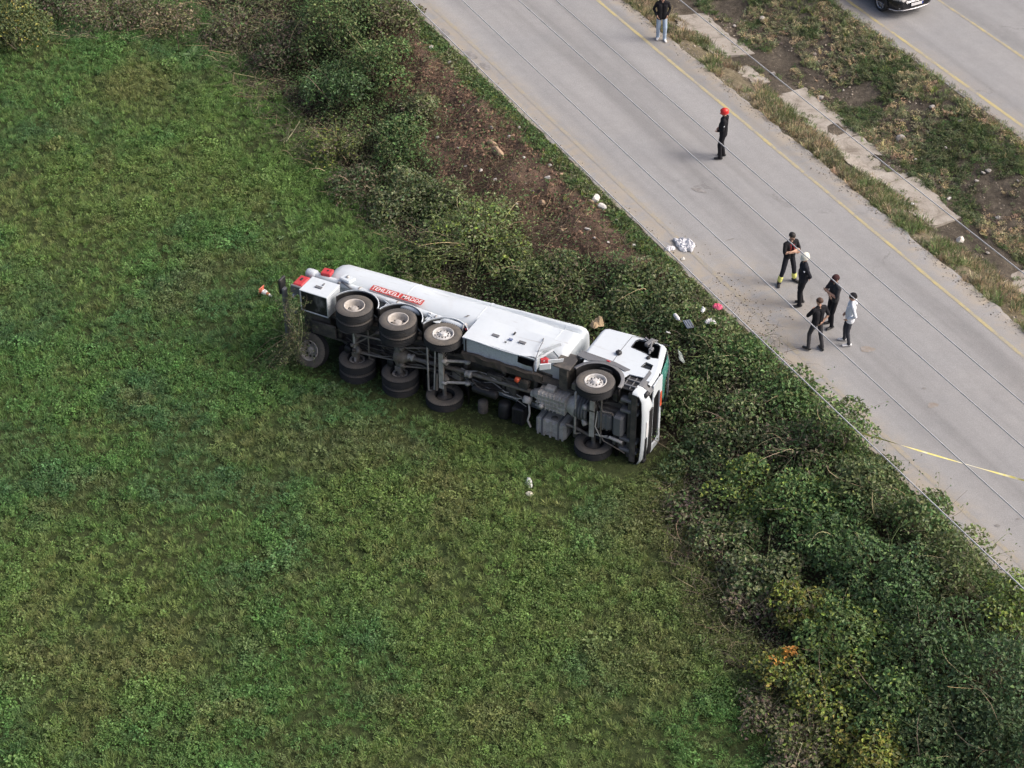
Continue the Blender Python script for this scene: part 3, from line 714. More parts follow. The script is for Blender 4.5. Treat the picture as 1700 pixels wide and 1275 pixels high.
e = empty('valve_box'); e.parent = TRK
MB().box((-1.50, -1.24, 1.56), (.31, .12, .29), rotm('Y', -6), .02).build('box', M_RED, e); MB().box((-1.48, -1.305, 1.58), (.05, .02, .06)).build('knob', M_BLK, e)
e = empty('valve_panel'); e.parent = TRK
MB().box((-.78, -1.28, 1.50), (.40, .10, .30), rotm('Y', 14), .03).build('panel', M_WHITE, e); MB().lathe([(0, 0), (.05, 0), (.055, .03), (0, .035)], (-.78, -1.33, 1.52), (0, -1, 0), 14).build('gauge', M_ALU, e)
MB().tube([(-.9, -1.22, 1.38), (-.7, -1.24, 1.28), (-.5, -1.2, 1.22)], .03, 8).build('pipe', M_GREY, e); MB().box((-.95, -1.22, 1.30), (.08, .08, .1)).build('coupling', M_GREY, e)
e = empty('warning_sign'); e.parent = TRK
MB().bx(.02, 1.70, -1.275, -1.262, 1.355, 1.605, .004).build('board', M_SIGN, e)
def text_mesh(s, size, ext=.004):
    cu = bpy.data.curves.new('lettering', 'FONT'); cu.body = s; cu.size = size; cu.extrude = ext; cu.resolution_u = 3
    cu.align_x = 'CENTER'; cu.align_y = 'CENTER'; cu.offset = .001; cu.space_character = 1.08
    o = bpy.data.objects.new('lettering', cu); COL.objects.link(o); dg = bpy.context.evaluated_depsgraph_get(); dg.update()
    me = bpy.data.meshes.new_from_object(o.evaluated_get(dg)); bpy.data.objects.remove(o); return me
me = text_mesh('TEHL\u0130KEL\u0130 MADDE', .20); me.materials.clear(); me.materials.append(M_LET)
o = link('lettering', me, e); xs_ = [v.co.x for v in me.vertices]; sc_ = 1.60/(max(xs_)-min(xs_))
o.scale = (sc_, 1.22, 1); o.rotation_euler = (pi/2, 0, 0); o.location = (.86, -1.281, 1.465)
for x in (.75, 2.14):     # brackets and small lamps between the guards
    m = MB(); m.box((x, -1.15, 1.0), (.05, .08, .3)); m.tube([(x-.1, -1.2, 1.15), (x+.12, -1.2, 1.05)], .02, 6); tp('guard_bracket', m, M_WHITE2)
    tp('side_lamp', MB().box((x-.05, -1.24, 1.19), (.1, .03, .05)), M_LET)
tp('side_panel', MB().bx(2.05, 2.5, -1.16, -1.14, .95, 1.25), M_WHITE); tp('side_marker', MB().box((3.36, -1.22, 1.0), (.08, .04, .07)), M_RED)
# --- cab: rounded shell with door glass knocked out
def build_cab():
    e = empty('cab'); e.parent = TRK
    prof = [(6.74, 1.22), (6.72, 1.9), (6.72, 2.62), (6.76, 2.78), (6.90, 2.86), (7.6, 2.90), (8.3, 2.90), (8.55, 2.86), (8.66, 2.76), (8.80, 2.25), (8.95, 1.66), (8.98, 1.50), (8.99, 1.0)]
    def inset(P, d):
        out = []
        for i, p in enumerate(P):
            a = Vector(P[max(i-1, 0)]); b = Vector(P[min(i+1, len(P)-1)]); t = (b-a).normalized(); nrm = Vector((t.y, -t.x))
            out.append((p[0]+nrm.x*d, p[1]+nrm.y*d))
        return out
    R = .11; rows = []
    for k in range(6):
        th = pi/2*k/5; rows.append((-1.245+R*(1-sin(th)) if 0 else -1.245+R*(1-cos(pi/2-th)), R*(1-sin(pi/2-(pi/2-th)))))
    left = [(-1.245+R*(1-cos(t)), R*(1-sin(t))) for t in np.linspace(0, pi/2, 6)]
    ys = left+[(-.6, 0), (0, 0), (.6, 0)]+[(-y, d) for y, d in left[::-1]]
    grid = [[(x, y, z) for x, z in inset(prof, d)] for y, d in ys]
    n = len(prof); m = MB(); flat = [p for r in grid for p in r]
    F = []
    for i in range(len(ys)-1):
        for j in range(n-1):
            yc = (ys[i][0]+ys[i+1][0])/2
            if j in (8, 9) and abs(yc) < 1.15: continue          # windscreen opening
            if j >= 10 and abs(yc) < 1.2: continue                # front panel is built apart
            F.append([i*n+j, i*n+j+1, (i+1)*n+j+1, (i+1)*n+j])
    m.add(flat, F, 0, True); m.build('cab_shell', M_WHITE, e)
    m = MB(); m.add([(x+(.03 if x < 7.5 else -.03), y*.97, z-.03) for x, y, z in flat], F, 0, True); m.build('cab_lining', M_BLK, e)
    # side panels with openings: outline follows the inset profile, wheel arch cut below
    arch = [(7.54+.74*cos(t), .60+.74*sin(t)) for t in np.linspace(radians(20), radians(155), 14)]
    ins = inset(prof, R)
    def pitch(z): return 6.86
    out = [(ins[0][0], 1.34)]+ins[1:11]+[(ins[11][0], 1.5), (8.87, 1.12), (8.74, 1.12), (8.68, 1.22), (8.24, 1.18)]+arch[1:-1]
    win = [(7.80, 2.30), (7.80, 2.62), (7.86, 2.72), (8.42, 2.74), (8.50, 2.68), (8.66, 2.16), (8.50, 2.12), (8.30, 2.22)]
    kerb = [(8.40, 1.62), (8.44, 1.86), (8.66, 1.82), (8.70, 1.60)]
    m = MB(); m.plate(out, [win, kerb], -1.246, -1.215); m.build('side_panel', M_WHITE, e)
    m = MB(); m.plate(out, [], 1.246, 1.215); m.build('side_panel', M_WHITE, e)
    # door shut line as a dark gap strip, window rubber, mirror bracket
    m = MB(); L = [(7.62, 1.40), (7.60, 2.0), (7.62, 2.74), (7.74, 2.80), (8.5, 2.80)]
    m.tube([(x, -1.247, z) for x, z in L], .007, 4); m.build('door_gap', M_BLK, e)
    m = MB(); m.tube([(x, -1.245, z) for x, z in win+win[:1]], .016, 6); m.tube([(x, -1.245, z) for x, z in kerb+kerb[:1]], .012, 6); m.build('window_rubber', M_BLK, e)
    MB().bx(8.41, 8.68, -1.20, -1.19, 1.62, 1.84).build('kerb_window', M_DGL, e)
    m = MB(); m.tube([(8.30, -1.22, 2.92), (8.25, -1.36, 2.70), (8.32, -1.38, 2.45), (8.38, -1.28, 2.2)], .03, 8)
    m.box((8.22, -1.34, 2.60), (.14, .12, .34), rotm('Y', 14)); m.box((8.36, -1.32, 2.36), (.12, .10, .16)); m.box((8.1, -1.3, 2.74), (.24, .05, .07), rotm('Y', 30)); m.build('mirror_bracket', M_GREY, e)
    m = MB(); m.lathe([(0, .05), (.05, .05), (.06, .03), (.06, 0)], (8.42, -1.245, 2.05), (0, -1, 0), 14); m.build('mirror_mount', M_BLK, e)
    m = MB(); m.box((7.62, -1.30, 1.86), (.16, .12, .14), rotm('Y', 25), .03); m.build('repeater_housing', M_BLK, e)
    m = MB(); m.bx(8.52, 8.72, -1.256, -1.246, 2.80, 2.84); m.build('roof_trim', M_BLK, e)
    # roof bits
    m = MB(); m.tube([(8.62, -1.0, 2.86), (8.70, -.6, 2.90), (8.70, .6, 2.90), (8.62, 1.0, 2.86)], .03, 8); m.build('sun_visor', M_GREY, e)
    # windscreen: crazed laminated sheet bulging out of its frame
    nx, nz = 16, 10; V = []
    for i in range(nx+1):
        for j in range(nz+1):
            y = -1.14+2.28*i/nx; t = j/nz; x = 8.955-.29*t; z = 1.68+1.08*t
            b = .075*sin(pi*i/nx)**.6*sin(pi*t)**.5+.10*math.exp(-((i/nx-.08)/.15)**2-((t-.55)/.4)**2)+.03*(float(fbm(i*.7, j*.7, 91))-.5)
            V.append((x+b, y-.06*math.exp(-((i/nx)/.15)**2)*sin(pi*t), z))
    lim = [7, 6, 7, 8, 7, 6, 5, 6, 5, 4]; F = [[i*(nz+1)+j, (i+1)*(nz+1)+j, (i+1)*(nz+1)+j+1, i*(nz+1)+j+1] for i in range(nx) for j in range(nz) if i < lim[j]]      # torn along a ragged edge
    m = MB(); m.add(V, F, 0, True); m.add([(x-.008, y, z) for x, y, z in V], F, 0, True); m.build('windscreen', M_TEAL, e)
    # front panel: white frame bands, dark grille openings, slats
    m = MB(); fx = 8.985
    P = lambda a, y, b: (y, a, b)
    out = [(-1.16, 1.08), (1.16, 1.08), (1.18, 1.5), (1.16, 1.68), (-1.16, 1.68), (-1.18, 1.5)]
    g1 = [(-.72, 1.13), (.92, 1.13), (.98, 1.42), (.90, 1.55), (-.72, 1.55), (-.80, 1.42)]
    m.plate(out, [g1], fx+.035, fx, fn=P); m.build('front_panel', M_WHITE, e)
    g = MB(); g.bx(fx-.10, fx-.06, -.84, 1.02, 1.10, 1.58); o = g.build('grille', M_BLK, e)
    for k in range(5): MB().bx(fx-.05, fx+.012, -.74, .93, 1.19+.075*k, 1.215+.075*k, .006).build('slat', M_BLK, o)
    MB().bx(fx+.036, fx+.05, -.62, -.12, 1.565, 1.665, .004).build('hazard_plate', M_ORG, e)
    m = MB(); m.tube([(fx+.05, -.1, 1.62), (fx+.09, .25, 1.75)], .014, 6); m.build('wiper', M_BLK, e)
    # corner pieces beside the grille
    for s in (-1, 1):
        m = MB(); V = []
        for k in range(7):
            t = k/6; x = 9.015-.34*t**1.6; y = s*(1.02+.238*sin(t*pi/2))
            V += [(x, y, .84), (x+.0, y, 1.46), (x-.02, y*.99, 1.60)]
        m.add(V, [[k*3+j, k*3+3+j, k*3+4+j, k*3+1+j] for k in range(6) for j in range(2)], 0, True); m.build('corner_deflector', M_GREY, e)
    # bumper with wrap-round ends, slot, lamps
    b = empty('bumper'); b.parent = TRK
    m = MB(); V = []; sec = [(.46, -.06), (.50, 0), (.78, .02), (1.02, .0), (1.07, -.05)]
    yy = [(-1.262, 8.66), (-1.25, 8.78), (-1.18, 8.92), (-1.02, 9.0), (-.6, 9.03), (0, 9.04), (.6, 9.03), (1.02, 9.0), (1.18, 8.92), (1.25, 8.78), (1.262, 8.66)]
    for y, x in yy:
        for z, dx in sec:
            if abs(y) > 1.0: z = min(z, .80+(.0 if z < .9 else .02 if z < 1.05 else .03))
            V.append((x+(dx if abs(y) < 1.2 else 0), y+(0 if abs(y) < 1.2 else -math.copysign(-dx, y)), z))
    q = len(sec); F = [[i*q+j, (i+1)*q+j, (i+1)*q+j+1, i*q+j+1] for i in range(len(yy)-1) for j in range(q-1)]
    m.add(V, F, 0, True); m.add([(x-.03, y*.985, z) for x, y, z in V], F, 1, True); m.build('bumper_shell', [M_WHITE, M_BLK], b)
    MB().bx(9.042, 9.075, -.55, 1.0, .78, .99, .01).build('air_slot', M_BLK, b); MB().bx(9.035, 9.07, .30, 1.0, .58, .68, .01).build('air_slot', M_BLK, b)
    MB().bx(9.05, 9.066, -.26, .26, .60, .71, .004).build('number_plate', M_LET, b)
    for s in (-1, 1):
        m = MB(); m.box((8.945, s*1.09, .70), (.12, .26, .20), rotm('Z', s*-32), .03); h = m.build('headlight', M_BLK, b)
        MB().box((8.985, s*1.10, .70), (.06, .16, .12), rotm('Z', s*-32), .02).build('lens', M_LAMP, h)
    # steps and open well behind the bumper, upper side
    m = MB(); m.bx(8.24, 8.70, -1.20, -1.17, .60, 1.16); m.build('step_well', M_BLK, e)
    for z in (.74, .98): MB().bx(8.28, 8.68, -1.255, -1.20, z-.025, z+.025, .008).build('step', M_GREY, e)
    for x in (8.30, 8.5, 8.66): MB().bx(x-.008, x+.008, -1.24, -1.20, .62, 1.14, .004).build('step_bracket', M_GREY, e)
    # grey wheel arch moulding and rear fairing
    for s in (-1, 1):
        m = MB(); A0, A1 = radians(-6), radians(168)
        m.lathe([(.67, s*1.262), (.67, s*.70), (.69, s*.70), (.72, s*1.262), (.67, s*1.262)], (7.54, 0, .58), (0, 1, 0), 26, 0, True, -A1, -A0); w = m.build('wheel_arch', M_BLK, e)
        m = MB(); m.lathe([(.67, s*1.265), (.77, s*1.27), (.77, s*1.22), (.67, s*1.22), (.67, s*1.265)], (7.54, 0, .58), (0, 1, 0), 26, 0, True, -A1, -A0); m.build('arch_lip', M_GREY, w)
    m = MB(); m.plate([(6.66, 1.26), (6.66, 1.52), (7.7, 1.46), (8.2, 1.34), (8.1, 1.22), (7.9, 1.27), (7.4, 1.345), (7.0, 1.20)], [], -1.275, -1.24); m.build('side_fairing', M_GREY, e)
    for k in range(13): MB().bx(6.70+.055*k, 6.73+.055*k, -1.282, -1.27, 1.475-.003*k, 1.515-.003*k, .003).build('fairing_rib', M_GREY, e)
    MB().box((7.52, -1.285, 1.40), (.11, .03, .05), rotm('Y', 8)).build('marker_lamp', M_RED, e)
    m = MB(); m.lathe([(0, 0), (.13, 0), (.14, .03), (.14, .30), (.1, .34), (0, .34)], (6.52, -1.02, 1.42), (0, 1, 0), 20); m.build('air_filter', M_BLK, e)
    m = MB(); m.bx(6.40, 6.66, -1.2, -.5, .62, 1.36); m.build('rear_wing', M_CHA, e); m = MB(); m.bx(6.2, 6.72, -1.22, -1.18, .62, 1.16); m.build('splash_panel', M_CHA, e)
    # floor, radiator support and inner wings
    MB().bx(6.80, 8.85, -1.15, 1.15, 1.22, 1.30).build('cab_floor', M_CHA, e)
    m = MB(); m.bx(8.50, 8.62, -1.12, 1.12, .56, 1.06); m.bx(8.62, 8.80, -1.18, 1.18, .48, .56); m.build('front_beam', M_CHA, e)
    for y in (-.86, -.5, .5, .86): MB().bx(8.30, 8.84, y-.05, y+.05, .50, .72).build('beam_bracket', M_GREY, e)
    for y in (-.55, .55):
        s = MB(); s.bx(7.75, 8.2, y-.24, y+.24, 1.45, 1.6); s.box((7.72, y, 1.9), (.14, .48, .75), rotm('Y', -8)); s.build('seat', pmat('seat_cloth', (.05, .052, .06), .9), e)
    m = MB(); m.bx(8.4, 8.8, -1.1, 1.1, 1.5, 1.78); m.build('dashboard', M_GREY, e)
build_cab()
# ---------------------------------------------------------------- vegetation
L_GEO = leafmat('leaf'); L_INST = leafmat('weed_leaf', 'INSTANCER')
M_BARK = pmat('bark', (.10, .075, .052), .9, 0, .5, (.16, .13, .10), 8)
M_TWIG = leafmat('dry_twig', trans=.0, rough=.9)
PAL = dict(olive=(.086, .106, .042), mid=(.062, .112, .038), light=(.108, .155, .054), blue=(.055, .092, .041), yellow=(.175, .165, .04), dark=(.048, .074, .030),
           grey=(.118, .132, .072), brown=(.100, .086, .058), orange=(.30, .15, .035), lime=(.15, .19, .04), purple=(.085, .066, .055), straw=(.26, .21, .13))
def leaves(rg, P, Nrm, size, asp=.62, fold=.25):
    """arrays of leaf base points and normals -> folded rhombus leaves"""
    n = len(P); t = rg.normal(size=(n, 3)); t -= (t*Nrm).sum(1, keepdims=True)*Nrm; t /= np.linalg.norm(t, axis=1, keepdims=True)+1e-9
    b = np.cross(Nrm, t); s = (np.asarray(size)*np.ones(n))[:, None]
    base = P-t*s*.5; tip = P+t*s*.5-Nrm*s*.12; up = Nrm*s*fold*.5
    l = P+b*s*asp*.5+up; r = P-b*s*asp*.5+up
    V = np.stack([base, l, tip, r], 1).reshape(-1, 3); k = np.arange(n)*4
    F = np.concatenate([np.stack([k, k+2, k+1], 1), np.stack([k, k+3, k+2], 1)]); return V, F
def unit(v): return v/(np.linalg.norm(v, axis=-1, keepdims=True)+1e-9)
def twig_arrays(rg, P0, P1, r0, bend=.15, seg=3):
    """many thin three-sided twigs from P0 to P1"""
    n = len(P0); d = P1-P0; L = np.linalg.norm(d, axis=1, keepdims=True); off = rg.normal(size=(n, 3))*L*bend; off[:, 2] = np.abs(off[:, 2])*.8
    a = unit(np.cross(d, np.array([.3, .5, .81]))); b = unit(np.cross(d, a)); rings = []
    for i in range(seg+1):
        t = i/seg; c = P0+d*t+off*(4*t*(1-t)); rr = (np.asarray(r0)*np.ones(n))[:, None]*(1-.75*t)
        for q in range(3): rings.append(c+(a*cos(2.094*q)+b*sin(2.094*q))*rr)
    V = np.stack(rings, 1).reshape(-1, 3); k = (np.arange(n)*(3*(seg+1)))[:, None]; F = []
    for i in range(seg):
        for q in range(3): F.append(np.concatenate([k+i*3+q, k+i*3+(q+1) % 3, k+i*3+3+(q+1) % 3, k+i*3+3+q], 1))
    return V, np.concatenate(F)
def palcol(rg, n, pal, jit=.42):
    names = [p for p, _ in pal]; w = np.array([q for _, q in pal], float); w /= w.sum()
    c = np.array([PAL[k] for k in names])[rg.choice(len(names), n, p=w)]*1.75
    return c*(1+rg.uniform(-jit, jit, (n, 1)))*(1+rg.uniform(-.1, .1, (n, 3)))
def shrub(label, px, py, r, h, pal, n=1500, leaf=.098, ry=None, canes=0, name='bramble_bush', cat='bush', group=None, seed=None, lobes=None, stems=9, top=None, flat=.75):
    rg = np.random.default_rng(seed if seed is not None else int(px*7+py*13)); g = at(px, py, h*.55); gz = hz1(g.x, g.y)
    e = empty(name, (g.x, g.y, gz)); tag(e, label, cat, group)
    K = lobes or int(5+r*5); ry = ry or r
    ang = rg.uniform(0, 2*pi, K); rad = np.sqrt(rg.uniform(0, 1, K))*.78
    C = np.stack([cos_(ang)*rad*r, sin_(ang)*rad*ry, np.zeros(K)], 1); lr = rg.uniform(.28, .50, K)*min(r, ry)*1.1+.06
    C[:, 2] = h*(1-.55*rad**2)*rg.uniform(.62, 1.0, K)-lr*flat
    # follow the slope
    dz = hz(C[:, 0]+g.x, C[:, 1]+g.y)-gz; C[:, 2] += dz; C[:, 2] = np.maximum(C[:, 2], dz+lr*.2)
    area = lr**2; cnt = (n*area/area.sum()).astype(int)+1
    Ps, Ns, Cs = [], [], []
    for i in range(K):
        d = unit(rg.normal(size=(cnt[i], 3))); d[:, 2] = np.where(d[:, 2] < -.35, -d[:, 2], d[:, 2])
        rr = lr[i]*(1-.42*rg.uniform(0, 1, (cnt[i], 1))**1.6)*(1+.28*(vnoise(d[:, 0]*2.3+i*5, d[:, 1]*2.3+d[:, 2]*1.7, 3)[:, None]-.5))
        p = C[i]+d*rr*np.array([1, 1, flat+.1])
        nn = unit(d*.55+np.array([0, 0, .55])+rg.normal(size=d.shape)*.62)
        col = palcol(rg, cnt[i], pal)*rg.uniform(.8, 1.2)
        Ps.append(p); Ns.append(nn); Cs.append(col)
    P = np.concatenate(Ps); Nn = np.concatenate(Ns); Cc = np.concatenate(Cs)
    gr = hz(P[:, 0]+g.x, P[:, 1]+g.y)-gz; keep = P[:, 2] > gr+.03
    for j in range(K):          # thin what lies deep inside another lobe
        keep &= (np.linalg.norm((P-C[j])/lr[j], axis=1) > .50) | (rg.uniform(size=len(P)) < .25)
    P, Nn, Cc = P[keep], Nn[keep], Cc[keep]
    if top:                     # coloured shoot tips
        m = (P[:, 2] > np.quantile(P[:, 2], 1-top[1])); Cc[m] = palcol(rg, int(m.sum()), [(top[0], 1)])
    V, F = leaves(rg, P, Nn, rg.uniform(.5, 1.55, len(P))*leaf)
    VT, FT, CT = [], [], []
    canes = canes or int(13*r)
    if canes:
        a = rg.uniform(0, 2*pi, canes); ln = rg.uniform(.75, 1.3, canes); P0 = np.stack([cos_(a)*r*.2, sin_(a)*ry*.2, rg.uniform(.1, .5, canes)*h], 1)
        P1 = np.stack([cos_(a)*r*ln, sin_(a)*ry*ln, rg.uniform(.2, 1.05, canes)*h], 1)
        v, f = twig_arrays(rg, P0, P1, rg.uniform(.006, .013, canes), .16, 5); VT.append(v); FT.append(f); CT.append(np.repeat(palcol(rg, canes, [('straw', .6), ('olive', 1.2), ('brown', 1)]), 18, 0))
        t = rg.uniform(.15, 1.1, (canes, 10, 1)); q = (P0[:, None]+(P1-P0)[:, None]*t).reshape(-1, 3)+rg.normal(size=(canes*10, 3))*.05+np.array([0, 0, .06])
        v, f = leaves(rg, q, unit(rg.normal(size=q.shape)*.6+np.array([0, 0, .8])), rg.uniform(.6, 1.1, len(q))*leaf); V, F, Cc = np.concatenate([V, v]), np.concatenate([F, f+len(V)]), np.concatenate([Cc, palcol(rg, len(q), pal)])
    link('foliage', np_mesh('foliage', V, F, L_GEO, np.repeat(Cc, 4, 0)), e)
    js = rg.integers(0, K, stems+14); a = rg.uniform(0, 2*pi, len(js)); P0 = np.stack([cos_(a)*r*.25, sin_(a)*ry*.25, np.full(len(js), -.08)], 1)
    v, f = twig_arrays(rg, P0, C[js]+unit(rg.normal(size=(len(js), 3)))*lr[js][:, None]*.9, rg.uniform(.008, .022, len(js)), .1, 4); off = 0
    VT.append(v); FT.append(f); CT.append(np.repeat(palcol(rg, len(js), [('brown', 1), ('purple', .6)]), 15, 0))
    for i in range(1, len(VT)): off += len(VT[i-1]); FT[i] = FT[i]+off
    link('stems', np_mesh('stems', np.concatenate(VT), np.concatenate(FT), M_TWIG, np.concatenate(CT)), e)
    return e
cos_, sin_ = np.cos, np.sin
THK = 'bramble bushes massed on the bank'
def B(label, px, py, r, h, pal, **k):
    k.setdefault('group', THK); return shrub(label, px, py, r*1.08, h, pal, n=int(k.pop('n', 1900)*(r*r*.9+.4)), **k)
olive = [('olive', 4), ('mid', 2.6), ('grey', 1.2), ('light', .8)]; mid = [('mid', 5), ('olive', 1.5), ('light', 1)]; light = [('light', 4), ('mid', 2), ('lime', 1)]
blue = [('blue', 5), ('mid', 1.2), ('dark', 1)]; yel = [('yellow', 1.6), ('lime', 2.4), ('olive', 3), ('brown', .5)]; dark = [('dark', 4), ('blue', 1.6), ('olive', 1)]
greyo = [('grey', 3), ('olive', 3), ('mid', 2), ('brown', .5)]; dry = [('brown', 3), ('purple', 2), ('olive', 2), ('grey', 1.5), ('mid', .8)]
# thicket from the cab down to the picture's lower corner
B('low olive bramble clump pressed against the shattered windscreen', 1165, 640, .95, .75, olive)
B('olive bramble clump just beyond the broken windscreen, towards the road', 1190, 585, .95, .6, olive)
B('small olive clump on the verge below the pink rag', 1245, 585, .75, .5, mid)
B('greyish seed-headed bramble clump right of the truck bumper', 1225, 690, 1.1, .95, greyo)
B('dark green bramble clump at the foot of the truck bumper', 1150, 755, 1.0, .75, dark)
B('mid green bush on the bank across from the two closest men', 1300, 645, 1.05, .85, mid)
B('hollow bush with bare brown stems showing at its heart', 1325, 735, 1.0, 1.0, [('dark', 2), ('mid', 1), ('brown', 1.5)], n=1100, canes=26)
B('tall pale leafy shrub leaning over the road where the yellow tape ends', 1400, 690, .75, 1.75, [('light', 3), ('grey', 2), ('mid', 2)], n=1700, leaf=.10, canes=10, name='leafy_shrub', cat='shrub')
B('yellowish green bush standing above the dark clump by the bumper', 1240, 800, .95, 1.2, [('lime', 2), ('light', 2), ('mid', 2), ('olive', 1)])
B('brown withered bramble clump where the thicket meets the field', 1150, 840, .8, .6, dry+[('mid', 2)], n=1100, canes=14)
B('bright green bush in the middle of the thicket below the tape end', 1335, 825, 1.1, 1.25, [('light', 2.4), ('mid', 4), ('lime', .6)])
B('dark olive bush below the yellow tape at the road edge', 1450, 790, 1.0, 1.35, [('olive', 3), ('dark', 2), ('grey', 1)])
B('olive bush poking over the road edge under the lowest wire', 1540, 855, .95, 1.35, olive)
B('dusty grey-green bush hanging over the field edge', 1205, 880, .8, .9, greyo)
B('pale dusty bramble cascade above the yellowing shrub', 1275, 925, .9, 1.1, [('grey', 4), ('mid', 1.5), ('olive', 3)])
B('leafy green bush between the bright green and the blue-green bushes', 1395, 880, 1.1, 1.4, [('mid', 3), ('blue', 2), ('light', 1)])
B('broad blue-green bush at the centre of the thicket', 1480, 950, 1.3, 1.75, [('blue', 4), ('mid', 2.4), ('light', .6)])
B('olive bush below the wire at the right picture edge', 1610, 930, 1.1, 1.5, [('olive', 4), ('grey', 1.5), ('light', 1)])
B('lime-tinted bush at the right picture edge beside the road', 1685, 1000, 1.0, 1.6, [('light', 3), ('lime', 2), ('olive', 2)])
B('yellowing autumn shrub right of the withered purple-brown patch', 1335, 985, .75, 1.35, yel, name='autumn_shrub', cat='shrub')
B('withered purple-brown bramble patch below the pale dusty cascade', 1245, 1000, .65, .8, dry, n=900, canes=18)
B('bright light green bush low in the thicket', 1405, 1050, 1.1, 1.65, [('light', 4), ('mid', 2), ('lime', 1)])
B('deep green bush left of the darkest bush', 1540, 1060, 1.25, 1.8, [('mid', 3), ('dark', 2), ('blue', 2)])
B('large dark blue-green bush at the right picture edge', 1660, 1110, 1.3, 2.0, blue)
B('small autumn shrub with bright orange tips at the thicket edge', 1290, 1105, .6, 1.2, yel, top=('orange', .05), name='autumn_shrub', cat='shrub')
B('yellow-green bush right of the orange-tipped shrub', 1390, 1150, 1.0, 1.45, [('lime', 2.5), ('yellow', 1), ('olive', 3), ('mid', 1)])
B('mixed green bush below the bright light green one', 1490, 1165, 1.1, 1.7, [('mid', 3), ('light', 1.5), ('dark', 1.2), ('lime', .6)])
B('dark bush in the lower right, second from the picture edge', 1590, 1215, 1.2, 1.9, dark)
B('darkest bush in the lower right corner', 1690, 1235, 1.3, 2.0, [('dark', 4), ('blue', 3)])
B('yellow leaved bush at the bottom picture edge', 1450, 1262, .9, 1.5, [('yellow', 2.5), ('lime', 2), ('olive', 1.5)])
B('olive bush with bare canes at the bottom of the thicket', 1345, 1215, .9, 1.1, [('olive', 3), ('brown', 2), ('lime', .6)], n=1300, canes=24)
B('green bush cut by the bottom picture edge', 1550, 1300, 1.1, 1.7, mid)
B('straggly brown bush cut by the bottom picture edge', 1310, 1290, .9, .9, dry, n=1000, canes=22)
B('low dry clump fringing the field below the orange-tipped shrub', 1265, 1180, .6, .6, dry, n=900, canes=12)
# between truck and road
B('dark olive bramble behind the middle of the tank', 935, 462, 1.0, .8, [('olive', 3), ('dark', 2), ('brown', 1)])
B('matted olive bramble above the gap between tank and cab', 1015, 490, 1.1, .75, olive, canes=10)
B('dark low bramble below the scraped soil, near the white sheet', 1085, 480, 1.1, .55, [('olive', 3), ('dark', 2.4), ('grey', 1)])
B('flattened dark bramble behind the cab roof', 1075, 535, .8, .4, dark)
B('low olive bramble left of the pink rag', 1150, 545, .8, .45, olive)
# behind the tank and up the bank
B('big pale olive bush with arching canes behind the tank', 790, 395, 1.65, 1.55, [('light', 2.6), ('olive', 4), ('lime', .9), ('grey', 1)], n=1600, canes=90, name='arching_bush')
B('small olive bush at the left foot of the arching bush', 705, 425, .8, .7, [('olive', 3), ('light', 2)], canes=14)
B('dark olive bush at the right of the arching bush', 880, 440, .95, .95, [('olive', 4), ('dark', 1.5), ('light', 1)], canes=18)
B('grey-green bush between the scraped soil and the field', 665, 315, 1.15, 1.15, [('grey', 3), ('olive', 3), ('blue', 1.6)])
B('grey-green bush at the lower left edge of the scraped soil', 735, 330, .85, .95, [('grey', 3), ('light', 1.6), ('olive', 2)])
B('dark twiggy bush at the field edge below the straw canes', 600, 300, .9, .95, [('dark', 3), ('brown', 2), ('blue', 1)], n=1200, canes=24)
B('bush of straw-coloured bare canes at the field edge', 560, 235, .95, 1.25, [('lime', 1), ('olive', 2), ('brown', 1)], n=500, canes=90, name='bare_cane_bush')
B('green bush right of the straw-coloured canes', 655, 220, 1.15, 1.5, [('mid', 3), ('dark', 2), ('olive', 2)])
B('pale olive bush on the upper edge of the scraped soil', 705, 180, .8, .9, [('olive', 3), ('grey', 2), ('brown', 1)])
B('blue-green bush above the straw-coloured canes', 555, 140, 1.2, 1.7, [('blue', 3), ('mid', 2.4), ('dark', 2)])
B('leafy green bush near the top of the bank', 630, 100, 1.2, 1.7, [('mid', 3), ('olive', 3), ('light', 1)])
B('big olive bush cut by the top picture edge', 555, 25, 1.5, 2.0, [('olive', 4), ('mid', 2), ('dark', 2)])
B('dark brown-tinged bush left of the big olive bush', 465, 65, 1.1, 1.5, [('dark', 4), ('brown', 2), ('purple', 2)], n=1300, canes=20)  # dark, brown and purple leaf colours mixed at random
B('brownish bush at the top picture edge beside the road', 655, 22, .9, 1.1, [('olive', 3), ('brown', 3)], canes=12)
B('purple-brown bramble mound left of the dark brown-tinged bush', 395, 40, 1.2, 1.0, dry, n=1300, canes=40)
shrub('olive-yellow bush in the top left corner of the field', 20, 32, 1.3, 1.9, [('olive', 4), ('yellow', .7), ('dark', 1.5)], n=4200, name='hedge_bush')
shrub('dark bush cut by the top picture edge, left corner', 75, -10, 1.2, 1.4, [('dark', 3), ('purple', 2)], n=2600, name='hedge_bush')
shrub('dry brown bramble mound along the top edge of the field', 180, 8, 1.6, .9, dry, n=3000, canes=60, name='dry_bramble')
shrub('dry grass mound at the top of the field beside the thin stake', 270, 25, 1.3, .7, [('brown', 3), ('straw', 1), ('olive', 2)], n=1600, canes=60, name='dry_bramble')

